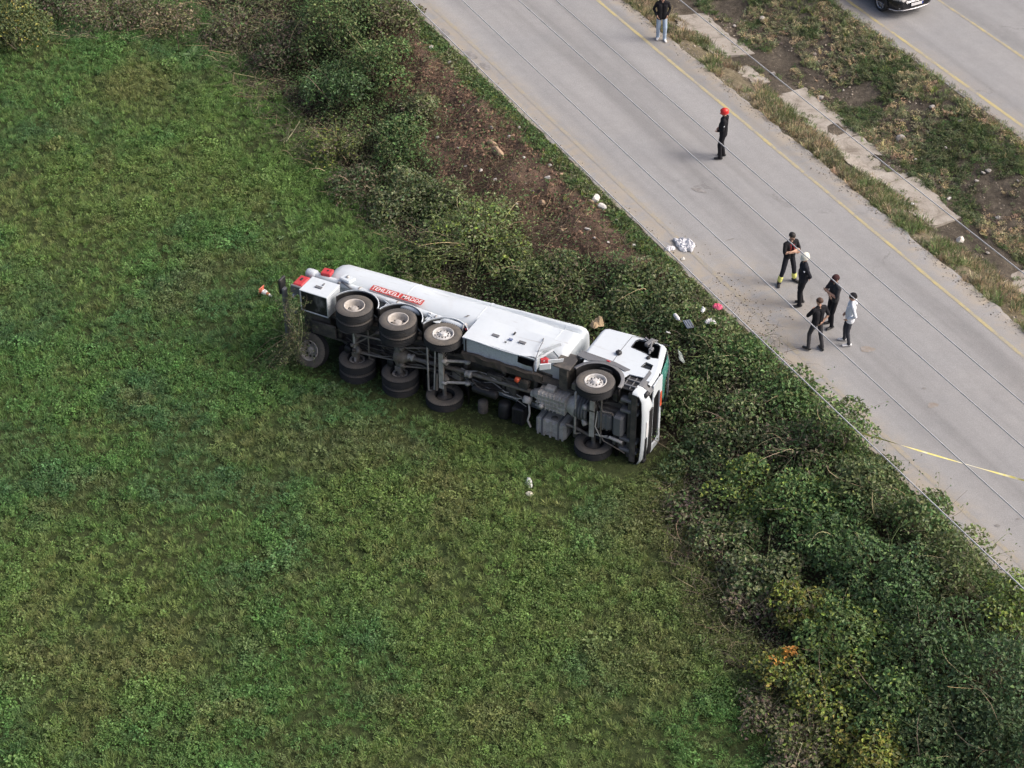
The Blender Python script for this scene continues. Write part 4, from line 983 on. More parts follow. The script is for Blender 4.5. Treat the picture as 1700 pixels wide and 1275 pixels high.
# continuous low growth over the bank: nobody could count it
def undergrowth():
    rg = np.random.default_rng(21); n = 150000; u = rg.uniform(14, 74, n); w = rg.uniform(20.6, 27.9, n); x, y = to_xy(u, w); t0 = toe(u)
    d = sstep(-.5, .9, w-t0+(fbm(x*.8, y*.8, 51)-.5)*1.6)*(1-.85*soil_mask(x, y))
    k = rg.uniform(size=n) < d; x, y, u, w = x[k], y[k], u[k], w[k]; n = len(x)
    hh = (.10+.62*fbm(x*.6, y*.6, 53)**1.5*sstep(-.3, 1.0, w-toe(u)))*(1-.75*sstep(26.6, 27.5, w))
    z = hz(x, y)+hh*rg.uniform(0, 1, n)**.5; f = fbm(x*.45, y*.45, 57)
    c = np.where((f > .56)[:, None], palcol(rg, n, [('olive', 3), ('grey', 1.6), ('brown', 1)]), palcol(rg, n, [('mid', 3), ('dark', 2), ('olive', 2)]))
    c = np.where((rg.uniform(size=n) < (1-sstep(.1, 1.3, w-toe(u)))*.75)[:, None], palcol(rg, n, dry), c)
    V, F = leaves(rg, np.stack([x, y, z], 1), unit(rg.normal(size=(n, 3))*.55+np.array([0, 0, .9])), rg.uniform(.6, 1.3, n)*.085)
    tag(link('undergrowth', np_mesh('undergrowth', V, F, L_GEO, np.repeat(c, 4, 0))), 'low tangled bramble leaves covering the bank', 'undergrowth', kind='stuff')
undergrowth()
def twigs():
    rg = np.random.default_rng(5); XY = []; L = []
    def zone(n, u0, u1, w0, w1, ln):
        u = rg.uniform(u0, u1, n); w = rg.uniform(w0, w1, n)+toe(u)-21.9; XY.append(np.stack(to_xy(u, w), 1)); L.append(np.full(n, ln))
    zone(1100, 22, 35, 21.0, 22.8, .5); zone(700, 54, 64, 20.9, 22.8, .6); zone(600, 46, 56, 21.3, 22.8, .5); zone(900, 34, 46, 23, 26, .5); zone(500, 14, 24, 19.6, 22.4, .7)
    n = 900; P = at_many(rg.uniform(80, 480, n), rg.uniform(-20, 75, n)); XY.append(P[:, :2]); L.append(np.full(n, .7))
    XY = np.concatenate(XY); L = np.concatenate(L)*rg.uniform(.5, 1.5, len(XY)); n = len(XY); a = rg.uniform(0, 2*pi, n)
    z = hz(XY[:, 0], XY[:, 1]); P0 = np.stack([XY[:, 0], XY[:, 1], z+rg.uniform(0, .35, n)*L], 1)
    P1 = P0+np.stack([cos_(a)*L, sin_(a)*L, rg.uniform(-.1, .55, n)*L], 1)
    V, F = twig_arrays(rg, P0, P1, rg.uniform(.004, .009, n), .16, 4); c = palcol(rg, n, [('brown', 3), ('purple', 3), ('straw', 1.1), ('grey', 1)])
    tag(link('dry_brambles', np_mesh('dry_brambles', V, F, M_TWIG, np.repeat(c, 15, 0))), 'tangled dry bramble canes along the field edge', 'brambles', kind='stuff')
twigs()

# ---------------------------------------------------------------- field weeds and grass, scattered as one mass each
def proto(kind, seed):
    rg = np.random.default_rng(seed)
    if kind == 'clover':
        n = 46; r = np.sqrt(rg.uniform(0, 1, n))*.17; a = rg.uniform(0, 2*pi, n); z = (.16*(1-(r/.2)**2))*rg.uniform(.35, 1, n)+.015
        return leaves(rg, np.stack([r*cos_(a), r*sin_(a), z], 1), unit(rg.normal(size=(n, 3))*.5+np.array([0, 0, .9])), rg.uniform(.6, 1.2, n)*.06, .75)
    if kind == 'sprig':
        P = []
        for k in range(7):
            a = rg.uniform(0, 2*pi); ln = rg.uniform(.08, .2); h = rg.uniform(.12, .28)
            for j in range(9):
                t = j/8; P.append((cos(a)*ln*t+rg.normal()*.022, sin(a)*ln*t+rg.normal()*.022, .02+h*t))
        P = np.array(P); return leaves(rg, P, unit(rg.normal(size=P.shape)*.6+np.array([0, 0, .8])), rg.uniform(.6, 1.15, len(P))*.05, .6)
    n = 30; a = rg.uniform(0, 2*pi, n); r = np.sqrt(rg.uniform(0, 1, n))*.10; ln = rg.uniform(.10, .26, n); lean = rg.uniform(.25, 1.1, n)
    b = np.stack([r*cos_(a), r*sin_(a), np.zeros(n)], 1); d = np.stack([cos_(a)*lean, sin_(a)*lean, np.ones(n)], 1); d = unit(d+rg.normal(size=d.shape)*.2)
    s = unit(np.cross(d, [0, 0, 1])); m = b+d*ln[:, None]*.6; t = b+d*ln[:, None]+np.array([0, 0, -.05])*lean[:, None]; wd = .006
    V = np.stack([b-s*wd, b+s*wd, m+s*wd*.8, t, m-s*wd*.8], 1).reshape(-1, 3); k = np.arange(n)*5
    F = np.concatenate([np.stack([k, k+1, k+2], 1), np.stack([k, k+2, k+4], 1), np.stack([k+4, k+2, k+3], 1)]); return V, F
def proto_coll(name, kinds):
    c = bpy.data.collections.new(name)
    for i, k in enumerate(kinds):
        V, F = proto(k, 100+i); c.objects.link(bpy.data.objects.new('%s_%d' % (name, i), np_mesh(name, V, F, L_INST)))
    return c
def scatter(name, label, cat, x, y, z, cols, scale, coll, nk, seed):
    rg = np.random.default_rng(seed); n = len(x); me = bpy.data.meshes.new(name); me.vertices.add(n)
    me.vertices.foreach_set('co', np.stack([x, y, z], 1).astype(np.float32).ravel())
    a = me.attributes.new('col', 'FLOAT_COLOR', 'POINT'); c = np.ones((n, 4), np.float32); c[:, :3] = cols; a.data.foreach_set('color', c.ravel())
    a = me.attributes.new('siz', 'FLOAT', 'POINT'); a.data.foreach_set('value', np.asarray(scale, np.float32))
    a = me.attributes.new('rot', 'FLOAT_VECTOR', 'POINT'); a.data.foreach_set('vector', np.stack([rg.normal(size=n)*.15, rg.normal(size=n)*.15, rg.uniform(0, 6.28, n)], 1).astype(np.float32).ravel())
    a = me.attributes.new('idx', 'INT', 'POINT'); a.data.foreach_set('value', rg.integers(0, nk, n).astype(np.int32))
    o = link(name, me); tag(o, label, cat, kind='stuff')
    ng = bpy.data.node_groups.new(name, 'GeometryNodeTree'); ng.interface.new_socket('Geometry', in_out='INPUT', socket_type='NodeSocketGeometry'); ng.interface.new_socket('Geometry', in_out='OUTPUT', socket_type='NodeSocketGeometry')
    N, L = ng.nodes, ng.links; gi = N.new('NodeGroupInput'); go = N.new('NodeGroupOutput'); ip = N.new('GeometryNodeInstanceOnPoints')
    ci = N.new('GeometryNodeCollectionInfo'); ci.inputs['Collection'].default_value = coll; ci.inputs['Separate Children'].default_value = True; ci.inputs['Reset Children'].default_value = True
    def at_(nm, ty): q = N.new('GeometryNodeInputNamedAttribute'); q.data_type = ty; q.inputs['Name'].default_value = nm; return q.outputs[0]
    er = N.new('FunctionNodeEulerToRotation'); L.new(at_('rot', 'FLOAT_VECTOR'), er.inputs[0])
    L.new(gi.outputs[0], ip.inputs['Points']); L.new(ci.outputs[0], ip.inputs['Instance']); ip.inputs['Pick Instance'].default_value = True
    L.new(at_('idx', 'INT'), ip.inputs['Instance Index']); L.new(er.outputs[0], ip.inputs['Rotation']); L.new(at_('siz', 'FLOAT'), ip.inputs['Scale']); L.new(ip.outputs[0], go.inputs[0])
    md = o.modifiers.new('scatter', 'NODES'); md.node_group = ng
    return o
CW = proto_coll('weed_clump', ['clover', 'clover', 'sprig', 'sprig', 'clover', 'sprig']); CG = proto_coll('grass_tuft', ['grass']*4)
def field_cols(rg, x, y, grassy):
    n = len(x); u, w = to_uw(x, y); a = fbm(x*.16, y*.16, 71)[:, None]; b = fbm(x*.55, y*.55, 73)[:, None]; c_ = fbm(x*.30+9, y*.30, 75)[:, None]
    G = np.array([.062, .124, .036]); BL = np.array([.052, .106, .040]); Y = np.array([.090, .134, .038]); BR = np.array([.115, .105, .048])
    if grassy: G, BL, Y = np.array([.078, .130, .038]), np.array([.066, .116, .040]), np.array([.108, .140, .045])
    c = G*np.ones((n, 1)); c = c+(BL-c)*sstep(.48, .64, b); c = c+(Y-c)*sstep(.50, .66, a)*.85
    br = sstep(.63, .78, c_)*.55; br = np.maximum(br, (sstep(.6, .74, fbm(x*1.1, y*1.1, 79))*.5)[:, None])
    dryz = (sstep(20.4, 22.2, w+(b[:, 0]-.5)*2)*(1-sstep(34, 37, u))*.6)[:, None]; br = np.maximum(br, dryz)
    lush = (sstep(18.4, 20.6, w)*sstep(44, 48, u)*(1-sstep(60, 64, u)))[:, None]; c = c+(np.array([.085, .150, .040])-c)*lush*.7; br = br*(1-.8*lush)
    c = c+(BR-c)*br*.8; return 1.95*c*(1+rg.uniform(-.42, .42, (n, 1)))*(1+rg.uniform(-.08, .08, (n, 3)))
def crush(x, y):
    """plants are pressed flat under and in front of the truck"""
    dx, dy = x+4.7078, y-46.3429; ca, sa = cos(TA), sin(TA); lx = dx*ca+dy*sa; lz = -dx*sa+dy*ca
    ins = sstep(-3.0, -2.2, lx)*(1-sstep(9.0, 9.6, lx))*sstep(-.55, -.1, lz)*(1-sstep(3.0, 3.4, lz)); return 1-.68*ins
def field():
    rg = np.random.default_rng(31)
    def pts(n):
        x = rg.uniform(-27, 9, n); y = rg.uniform(26, 78, n); u, w = to_uw(x, y); k = (w < toe(u)+.35)
        k &= (np.abs(x)-2) < (y*.36+4); return x[k], y[k]
    x, y = pts(105000); f = fbm(x*.8, y*.8, 81)+.5*fbm(x*.2, y*.2, 83); k = rg.uniform(size=len(x)) < sstep(.45, .95, f)*.85+.15; x, y = x[k], y[k]; f = f[k]
    s = rg.uniform(.4, 1.2, len(x))*(.65+.5*sstep(.5, 1.0, f))*np.where(rg.uniform(size=len(x)) < .03, 1.6, 1.0)*crush(x, y); u, w = to_uw(x, y)
    scatter('field_weeds', 'low clover-like weeds covering the green field', 'weeds', x, y, hz(x, y)-.01, field_cols(rg, x, y, False), s, CW, 6, 1)
    x, y = pts(60000); s = rg.uniform(.45, 1.1, len(x))*crush(x, y); scatter('grass', 'short grass growing among the weeds of the field', 'grass', x, y, hz(x, y)-.01, field_cols(rg, x, y, True), s, CG, 4, 2)
field()
def verges():
    rg = np.random.default_rng(37)
    def band(n, u0, u1, w0, w1): return to_xy(rg.uniform(u0, u1, n), rg.uniform(w0, w1, n))
    x, y = band(4200, 12, 72, 26.8, 27.95); k = rg.uniform(size=len(x)) > soil_mask(x, y)*.9; x, y = x[k], y[k]
    c = palcol(rg, len(x), [('lime', 1.3), ('light', 3), ('mid', 3), ('olive', 1)]); s = rg.uniform(.5, 1.0, len(x))
    x2, y2 = band(9000, 22, 75, 35.0, 36.6); u2, w2 = to_uw(x2, y2); f = fbm(x2*.9, y2*.9, 85); k = rg.uniform(size=len(x2)) < sstep(.38, .6, f)*(1-.6*sstep(36.0, 36.6, w2)); x2, y2, f = x2[k], y2[k], f[k]
    f2 = fbm(x2*.5, y2*.5, 87)[:, None]; c2 = np.where(f2 > .52, palcol(rg, len(x2), [('straw', 3), ('brown', 1), ('olive', 1.6), ('grey', 1)]), palcol(rg, len(x2), [('light', 1.6), ('olive', 3), ('grey', 1.5), ('straw', 1.6)]))
    x3, y3 = band(3000, 22, 75, 40.4, 41.75); c3 = palcol(rg, len(x3), [('olive', 3), ('light', 2), ('lime', 1), ('grey', 2), ('straw', .8)])
    X, Y, C_ = np.concatenate([x, x2, x3]), np.concatenate([y, y2, y3]), np.concatenate([c, c2, c3]); s = np.concatenate([s*.8, rg.uniform(.6, 1.4, len(x2)), rg.uniform(.5, .95, len(x3))])
    scatter('verge_grass', 'green and straw-dry grass along the road verges', 'grass', X, Y, hz(X, Y)-.01, C_, s, CG, 4, 3)
    x, y = band(20000, 22, 75, 37.7, 41.5); f = fbm(x*.75, y*.75, 89); k = rg.uniform(size=len(x)) < sstep(.30, .50, f); x, y = x[k], y[k]; g = fbm(x*.5+4, y*.5, 93)[:, None]
    c = np.where(g > .50, palcol(rg, len(x), [('grey', 3), ('straw', 1.8), ('olive', 1), ('purple', 1)])*1.3, palcol(rg, len(x), [('mid', 1), ('olive', 3), ('dark', 1.5), ('grey', 1.8)])); s = rg.uniform(.45, 1.0, len(x))
    x2, y2 = band(1300, 22, 75, 35.2, 37.9); f = fbm(x2*1.1, y2*1.1, 95); k = f > .54; x2, y2 = x2[k], y2[k]; c2 = palcol(rg, len(x2), [('olive', 2), ('light', 2), ('straw', 1)])
    X, Y, C_ = np.concatenate([x, x2]), np.concatenate([y, y2]), np.concatenate([c, c2]); s = np.concatenate([s, rg.uniform(.4, .8, len(x2))])
    scatter('median_weeds', 'grey and green weeds on the stony median slope', 'weeds', X, Y, hz(X, Y)-.01, C_, s, CW, 6, 4)
verges()
# ---------------------------------------------------------------- people
def cloth(name, c, rough=.85): return pmat(name, c, rough, 0, .35, tuple(min(1, k*1.6+.02) for k in c), 14, .4, .8, bump=.25, bscale=30, spec=.2)
C_SKIN = pmat('skin', (.46, .28, .20), .55, 0, .2, (.4, .2, .15), 12); C_BLACK = cloth('black_cloth', (.014, .014, .017)); C_NAVY = cloth('dark_navy_cloth', (.020, .021, .028))
C_CHAR = cloth('charcoal_cloth', (.042, .042, .046)); C_JEAN = cloth('pale_denim', (.36, .45, .56)); C_DJEAN = cloth('dark_denim', (.045, .048, .058)); C_WHITE = cloth('white_cloth', (.72, .76, .80))
C_SHOE = pmat('white_leather', (.74, .74, .73), .5, 0, .2); C_BOOT = pmat('black_leather', (.012, .012, .013), .45, 0, .2); C_YEL = cloth('reflective_yellow', (.66, .68, .20), .6); C_DRED = cloth('dark_red_cloth', (.20, .022, .025))
C_HAIR = pmat('dark_hair', (.014, .011, .009), .6, 0, .2); C_BRH = pmat('brown_hair', (.07, .035, .02), .6, 0, .2); C_LIP = pmat('lips', (.33, .13, .11), .5, 0, .1); C_EYE = pmat('eyes', (.02, .018, .016), .3, 0, .1)
C_RHEL = pmat('red_helmet_shell', (.66, .035, .03), .3, 0, .3, (.4, .1, .08)); C_WHEL = pmat('white_helmet_shell', (.78, .77, .66), .3, 0, .3, (.4, .38, .3)); C_CAP = cloth('dark_cap', (.055, .025, .025))
_ICO = None
def ico_pts():
    global _ICO
    if _ICO is None:
        bm = bmesh.new(); bmesh.ops.create_icosphere(bm, subdivisions=2, radius=1); _ICO = np.array([v.co[:] for v in bm.verts]); bm.free()
    return _ICO
def capsule_sdf(Q, a, b, ra, rb):
    a = np.array(a); b = np.array(b); d = b-a; L2 = (d*d).sum()+1e-9; t = np.clip(((Q-a)@d)/L2, 0, 1)
    return np.linalg.norm(Q-(a+t[:, None]*d), axis=1)-(ra+(rb-ra)*t)
def V3(*a): return np.array(a, float)
def hand(pr, wrist, d, pn, sd, mat, curl=.5):
    """palm and five fingers; d points to the fingertips, pn out of the palm, thumb towards d x pn * side"""
    d = d/np.linalg.norm(d); pn = pn-d*(pn@d); pn /= np.linalg.norm(pn); s = np.cross(d, pn)*sd
    for k in (-1, 0, 1): pr.append((wrist+d*.01+s*.016*k, wrist+d*.075+s*.024*k, .017, .016, mat))
    for k, ln in enumerate((.070, .080, .076, .060)):
        b = wrist+d*.082+s*(.032-.021*k); q = d*cos(curl*.8)+pn*sin(curl*.8); m = b+q*ln*.55; q2 = d*cos(curl*1.8)+pn*sin(curl*1.8)
        pr.append((b-d*.02, m, .0105, .0095, mat)); pr.append((m, m+q2*ln*.5, .0095, .008, mat))
    b = wrist+d*.022+s*.028; t1 = b+(d*.55+s*.75+pn*.25)*.042; pr.append((b, t1, .013, .011, mat)); pr.append((t1, t1+(d*.85+s*.2+pn*.35)*.032, .011, .009, mat))
def knee(h, f, fwd, L1, L2):
    d = f-h; D = min(np.linalg.norm(d), L1+L2-.002); a = math.acos(max(-1, min(1, (L1*L1+D*D-L2*L2)/(2*L1*D)))); u = d/np.linalg.norm(d); p = fwd-u*(fwd@u); p /= np.linalg.norm(p)+1e-9
    return h+(u*cos(a)+p*sin(a))*L1
def person(label, px, py, face, P):
    g = at(px, py, z=ROAD_Z+.004); e = empty('person', (g.x, g.y, g.z), (0, 0, radians(face))); k = P.get('h', 1.76)/1.76; e.scale = (k, k, k); tag(e, label, 'person')
    top, pants, shoe, sleeve = P['top'], P['pants'], P['shoe'], P.get('sleeve', P['top']); MATS = []; pr = []
    lean = P.get('lean', 0.0); bulk = P.get('bulk', 1.0)
    def up(z, y=0, x=0): return V3(x+lean*(z-.95), y, z)
    # legs
    for sd, ft in ((1, P.get('fl', (.02, .11, 4))), (-1, P.get('fr', (-.02, -.11, -4)))):
        hip = V3(0, sd*.095, .93); ank = V3(ft[0], ft[1], ft[3] if len(ft) > 3 else .085); LL = min(.438, max(.4275, np.linalg.norm(ank-hip)/2+.0015)); kn = knee(hip, ank, V3(1, sd*.15, 0), LL, LL); pl = P.get('loose', 1.0)
        pr.append((hip, kn, .088*bulk, .066*pl, pants)); pr.append((kn, ank+V3(0, 0, .02), .064*pl, .052*pl, pants)); pr.append((ank+V3(0, 0, .04), ank+V3(.005, 0, -.005), .050*pl, .058*pl, pants))
        a = radians(ft[2]); fd = V3(cos(a), sin(a), 0); q = V3(ank[0], ank[1], ank[2]-.085); sdv = V3(-sin(a), cos(a), 0)
        pr.append((q-fd*.055+V3(0, 0, .048), q+fd*.03+V3(0, 0, .055), .042, .046, shoe))
        for w in (-.012, .012): pr.append((q+fd*.02+sdv*w+V3(0, 0, .045), q+fd*.165+sdv*w*1.1+V3(0, 0, .036), .038, .030, shoe))
        if P.get('bands'):
            for t in (.60, .74): c = kn+(ank-kn)*t; pr.append((c-V3(0, 0, .018), c+V3(0, 0, .018), .069*pl, .069*pl, C_YEL))
    # trunk
    for s in (-1, 1):
        pr.append((up(.94, s*.075), up(1.0, s*.07), .108*bulk, .108*bulk, pants))
        pr.append((up(P.get('hem', .97), s*.076), up(1.12, s*.066), .112*bulk*P.get('flare', 1), .106*bulk, top)); pr.append((up(1.12, s*.066), up(1.32, s*.088), .106*bulk, .112*bulk, top))
        pr.append((up(1.30, s*.09), up(1.40, s*.125), .108, .075, top)); pr.append((up(1.42, s*.13), up(1.50, s*.02), .062, .055, top))
    pr.append((up(1.425, -.165), up(1.425, .165), .068, .068, top))
    if bulk > 1.05: pr.append((up(1.08, 0, .05), up(1.2, 0, .05), .10*bulk, .10*bulk, top))
    pr.append((up(1.46), up(1.56, 0, .012), .058, .055, C_SKIN))
    if P.get('hood'): pr.append((up(1.47, -.06, -.075), up(1.47, .06, -.075), .062, .062, top))
    if P.get('collar'): pr.append((up(1.505, -.012, -.004), up(1.505, .012, -.004), .0615, .0615, P['collar']))
    # arms
    for sd, (el, hd, pn, cu) in ((1, P['al']), (-1, P['ar'])):
        sh = up(1.415, sd*.195); el = V3(*el); hd = V3(*hd); long = P.get('long', True)
        pr.append((sh, el, .060*bulk**.5, .048, sleeve))
        if long: pr.append((el, el+(hd-el)*.93, .048, .041, sleeve))
        else:
            m = sh+(el-sh)*.8; pr.append((m, el, .046, .044, C_SKIN)); pr.append((el, hd, .044, .030, C_SKIN)); pr.append((sh, m, .063, .060, sleeve))
        pr.append((el+(hd-el)*.85, hd, .032, .028, C_SKIN)); hand(pr, hd, hd-el, V3(*pn), sd, C_SKIN, cu)
    # head
    yaw, nod = radians(P.get('yaw', 0)), radians(P.get('nod', 8)); R = np.array(Matrix.Rotation(yaw, 3, 'Z') @ Matrix.Rotation(nod, 3, 'Y')); hc = up(1.645, 0, .02)
    def H(x, y, z): return hc+R@V3(x, y, z)
    hp = []
    for y in (-.014, .014): hp.append((H(-.025, y, .03), H(.018, y, .022), .079, .077, C_SKIN))
    hp += [(H(.025, 0, -.03), H(.048, 0, -.075), .064, .040, C_SKIN), (H(.088, 0, .0), H(.105, 0, -.028), .012, .015, C_SKIN), (H(.075, -.03, .022), H(.075, .03, .022), .018, .018, C_SKIN)]
    for s in (-1, 1):
        hp += [(H(.0, s*.083, -.015), H(-.008, s*.088, .018), .014, .017, C_SKIN), (H(.086, s*.031, .003), H(.088, s*.033, .003), .010, .010, C_EYE)]
    hp.append((H(.083, -.02, -.055), H(.083, .02, -.055), .0115, .0115, C_LIP)); pr += hp
    if P.get('beard'): pr.append((H(.03, 0, -.06), H(.05, 0, -.085), .060, .040, C_BRH))
    for q in P.get('patch', []): pr.append((V3(*q[0]), V3(*q[1]), q[2], q[2], q[3]))
    # one skin over all of it
    bm = bmesh.new(); I = ico_pts()
    for a, b, ra, rb, mt in pr:
        vs = [bm.verts.new(c) for c in np.concatenate([a+I*ra, b+I*rb])]; r = bmesh.ops.convex_hull(bm, input=vs)
        bmesh.ops.delete(bm, geom=list({v for v in r['geom_interior']+r['geom_unused'] if isinstance(v, bmesh.types.BMVert)}), context='VERTS')
    me = bpy.data.meshes.new('tmp'); bm.to_mesh(me); bm.free(); o = bpy.data.objects.new('tmp', me); COL.objects.link(o)
    m = o.modifiers.new('r', 'REMESH'); m.mode = 'VOXEL'; m.voxel_size = .0095; s = o.modifiers.new('s', 'SMOOTH'); s.factor = .5; s.iterations = 3
    dg = bpy.context.evaluated_depsgraph_get(); dg.update(); res = bpy.data.meshes.new_from_object(o.evaluated_get(dg)); bpy.data.objects.remove(o); bpy.data.meshes.remove(me)
    n = len(res.polygons); Q = np.empty(n*3, np.float32)
    co = np.empty(len(res.vertices)*3, np.float32); res.vertices.foreach_get('co', co); co = co.reshape(-1, 3).astype(float)
    # soft folds in the clothing
    mats = []; D = np.full(len(co), 9.0)
    res.polygons.foreach_get('center', Q); Q = Q.reshape(-1, 3).astype(float); best = np.full(n, 9.0); idx = np.zeros(n, np.int32)
    for a, b, ra, rb, mt in pr:
        if mt not in mats: mats.append(mt)
        i = mats.index(mt); dd = capsule_sdf(Q, a, b, ra, rb); kx = dd < best; best[kx] = dd[kx]; idx[kx] = i
    nv = np.empty(len(co)*3, np.float32); res.vertices.foreach_get('normal', nv); nv = nv.reshape(-1, 3)
    body = (co[:, 2] < 1.42) & (co[:, 2] > .12); amp = np.where(body & (np.abs(co[:, 1]) < .3), .006, 0)
    co += nv*(amp*(fbm(co[:, 2]*16+co[:, 0]*5, co[:, 1]*11+co[:, 0]*9, int(px) % 50)-.5)*2)[:, None]; res.vertices.foreach_set('co', co.astype(np.float32).ravel())
    res.materials.clear()
    for mt in mats: res.materials.append(mt)
    res.polygons.foreach_set('material_index', idx); res.polygons.foreach_set('use_smooth', np.ones(n, bool)); res.update(); res.name = 'body'
    link('body', res, e)
    # hair and headgear
    def dome(name, mat, sx, sy, sz, z0, cut, off=(0, 0, 0), brim=None, n=22, rough=0.0):
        mb = MB(); V = []; rows = 10
        for i in range(rows+1):
            ph = pi/2-(pi/2-cut)*i/rows if False else (pi/2)*(1-i/rows)+cut*(i/rows)
            for j in range(n):
                th = 2*pi*j/n; f = 1+rough*(float(vnoise(th*3, ph*5, 3))-.5)
                V.append(H(off[0]+sx*cos(ph)*cos(th)*f, off[1]+sy*cos(ph)*sin(th)*f, off[2]+z0+sz*sin(ph)*f))
        mb.add(V, [[i*n+j, i*n+(j+1) % n, (i+1)*n+(j+1) % n, (i+1)*n+j] for i in range(rows) for j in range(n)], 0, True)
        V2 = [hc+(p-hc)*.95 for p in V]; mb.add(V2[-n:]+V[-n:], [[j, (j+1) % n, n+(j+1) % n, n+j] for j in range(n)])
        if brim:
            W = []
            for j in range(n):
                th = 2*pi*j/n; b = brim[0]+brim[1]*max(0, cos(th))**2
                W += [H(off[0]+sx*cos(cut)*cos(th), off[1]+sy*cos(cut)*sin(th), off[2]+z0+sz*sin(cut)), H(off[0]+(sx+b)*cos(cut)*cos(th), off[1]+(sy+b*.6)*cos(cut)*sin(th), off[2]+z0+sz*sin(cut)-.012), H(off[0]+(sx+b)*cos(cut)*cos(th), off[1]+(sy+b*.6)*cos(cut)*sin(th), off[2]+z0+sz*sin(cut)-.020)]
            mb.add(W, [[j*3+q, ((j+1) % n)*3+q, ((j+1) % n)*3+q+1, j*3+q+1] for j in range(n) for q in (0, 1)], 0, True)
        return mb.build(name, mat, e)
    hg = P['head']
    if hg in ('short', 'brown'): dome('hair', C_HAIR if hg == 'short' else C_BRH, .108, .094, .098, .022, -.35, (-.012, 0, .012), rough=.10)
    if hg == 'beanie': dome('beanie', C_BLACK, .112, .099, .105, .02, -.25, (-.012, 0, .01)); dome('hair', C_HAIR, .10, .09, .09, .0, -.6, (-.03, 0, 0), rough=.1)
    if hg == 'cap': dome('cap', C_CAP, .112, .098, .098, .025, -.05, (-.008, 0, .01), (.004, .07)); dome('hair', C_HAIR, .098, .088, .09, .0, -.5, (-.025, 0, 0), rough=.1)
    if hg in ('red', 'white'):
        hm = C_RHEL if hg == 'red' else C_WHEL; o = dome('helmet', hm, .130, .112, .122, .022, -.30, (-.012, 0, .01), (.008, .022)); mb = MB()
        mb.tube([H(-.012+.131*cos(t), 0, .032+.124*sin(t)) for t in np.linspace(.25, 2.9, 12)], .012, 6); mb.build('helmet_ridge', hm, o)
        mb = MB()
        for s in (-1, 1): mb.tube([H(.0, s*.106, -.03), H(.02, s*.09, -.09), H(.05, s*.03, -.118)], .007, 5)
        mb.build('chin_strap', C_BLACK, o)
    return e
down = lambda s, x=.02, y=.27: ((-.02, s*y, 1.14), (x+.05, s*(y+.0), .90), (0, -s, .1), .5)
pocket = lambda s: ((-.10, s*.285, 1.15), (.09, s*.185, .99), (.3, -s, -.2), .3)
crossed = lambda s: ((.10, s*.26, 1.17), (.215, -s*.07, 1.20+.03*s), (-1, 0, 0), .35)
behind = lambda s: ((-.13, s*.27, 1.16), (-.17, s*.05, .97), (1, 0, .0), .4)
person('person in a black hooded jacket and pale jeans, cut off by the top edge', 1097, 66, -88, dict(h=1.78, top=C_BLACK, pants=C_JEAN, shoe=C_SHOE, loose=1.15, head='short', al=pocket(1), ar=pocket(-1), hem=.90, flare=1.08, hood=1, fl=(.06, .12, 12), fr=(-.10, -.10, -14), nod=12))
person('person in black uniform and red helmet standing alone on the road', 1198, 262, 172, dict(h=1.80, top=C_BLACK, pants=C_BLACK, shoe=C_BOOT, head='red', al=((.02, .25, 1.15), (.17, .15, 1.05), (0, -1, .2), .5), ar=((-.06, -.27, 1.15), (.12, -.2, 1.0), (0, 1, .2), .5), hem=.92, bulk=1.17, loose=1.2, hood=1, fl=(.05, .10, 6), fr=(-.04, -.12, -8), patch=[((-.02, .262, 1.30), (.0, .262, 1.28), .018, C_WHITE)]))
person('person in dark trousers with yellow reflective bands, legs apart, arms folded', 1306, 468, -62, dict(h=1.76, top=C_BLACK, sleeve=C_BLACK, pants=C_NAVY, shoe=C_BOOT, head='short', al=crossed(1), ar=crossed(-1), long=False, bands=1, loose=1.12, fl=(.06, .22, 20), fr=(.02, -.30, -35), lean=.03, nod=22, yaw=12, patch=[((.09, .05, 1.36), (.10, .07, 1.15), .035, C_DRED), ((.09, -.06, 1.38), (.10, -.06, 1.22), .03, C_DRED)]))
person('person in black with a white helmet, hands behind the back', 1329, 506, 184, dict(h=1.79, top=C_NAVY, pants=C_BLACK, shoe=C_BOOT, head='white', al=behind(1), ar=behind(-1), bulk=1.14, loose=1.15, hem=.93, fl=(.06, .10, 5), fr=(-.04, -.10, -10), nod=16, yaw=8, patch=[((.06, .235, 1.33), (.05, .24, 1.31), .02, C_WHITE)]))
person('bearded person in a charcoal T-shirt and dark cap with folded arms', 1379, 541, 205, dict(h=1.78, top=C_CHAR, pants=C_BLACK, shoe=C_BOOT, head='cap', al=crossed(1), ar=crossed(-1), long=False, bulk=1.04, nod=20, beard=1, fl=(.05, .11, 8), fr=(-.04, -.12, -8)))
person('person in a black polo seen from behind, stepping with legs apart', 1352, 579, 118, dict(h=1.75, top=C_BLACK, pants=C_CHAR, shoe=C_BOOT, head='brown', al=((.12, .27, 1.18), (.24, .06, 1.22), (-1, 0, 0), .4), ar=((-.09, -.29, 1.17), (-.10, -.10, .98), (.6, .6, 0), .4), long=False, fl=(.03, .20, 25, .10), fr=(-.14, -.16, -8), lean=-.02, yaw=18, nod=14))
person('person in a white hooded jacket and black beanie, hands in pockets', 1406, 570, 178, dict(h=1.74, top=C_WHITE, pants=C_DJEAN, shoe=C_SHOE, head='beanie', al=pocket(1), ar=pocket(-1), hem=.90, flare=1.1, bulk=1.06, hood=1, fl=(-.03, .13, 6), fr=(.07, -.13, -8), lean=-.03, nod=10))
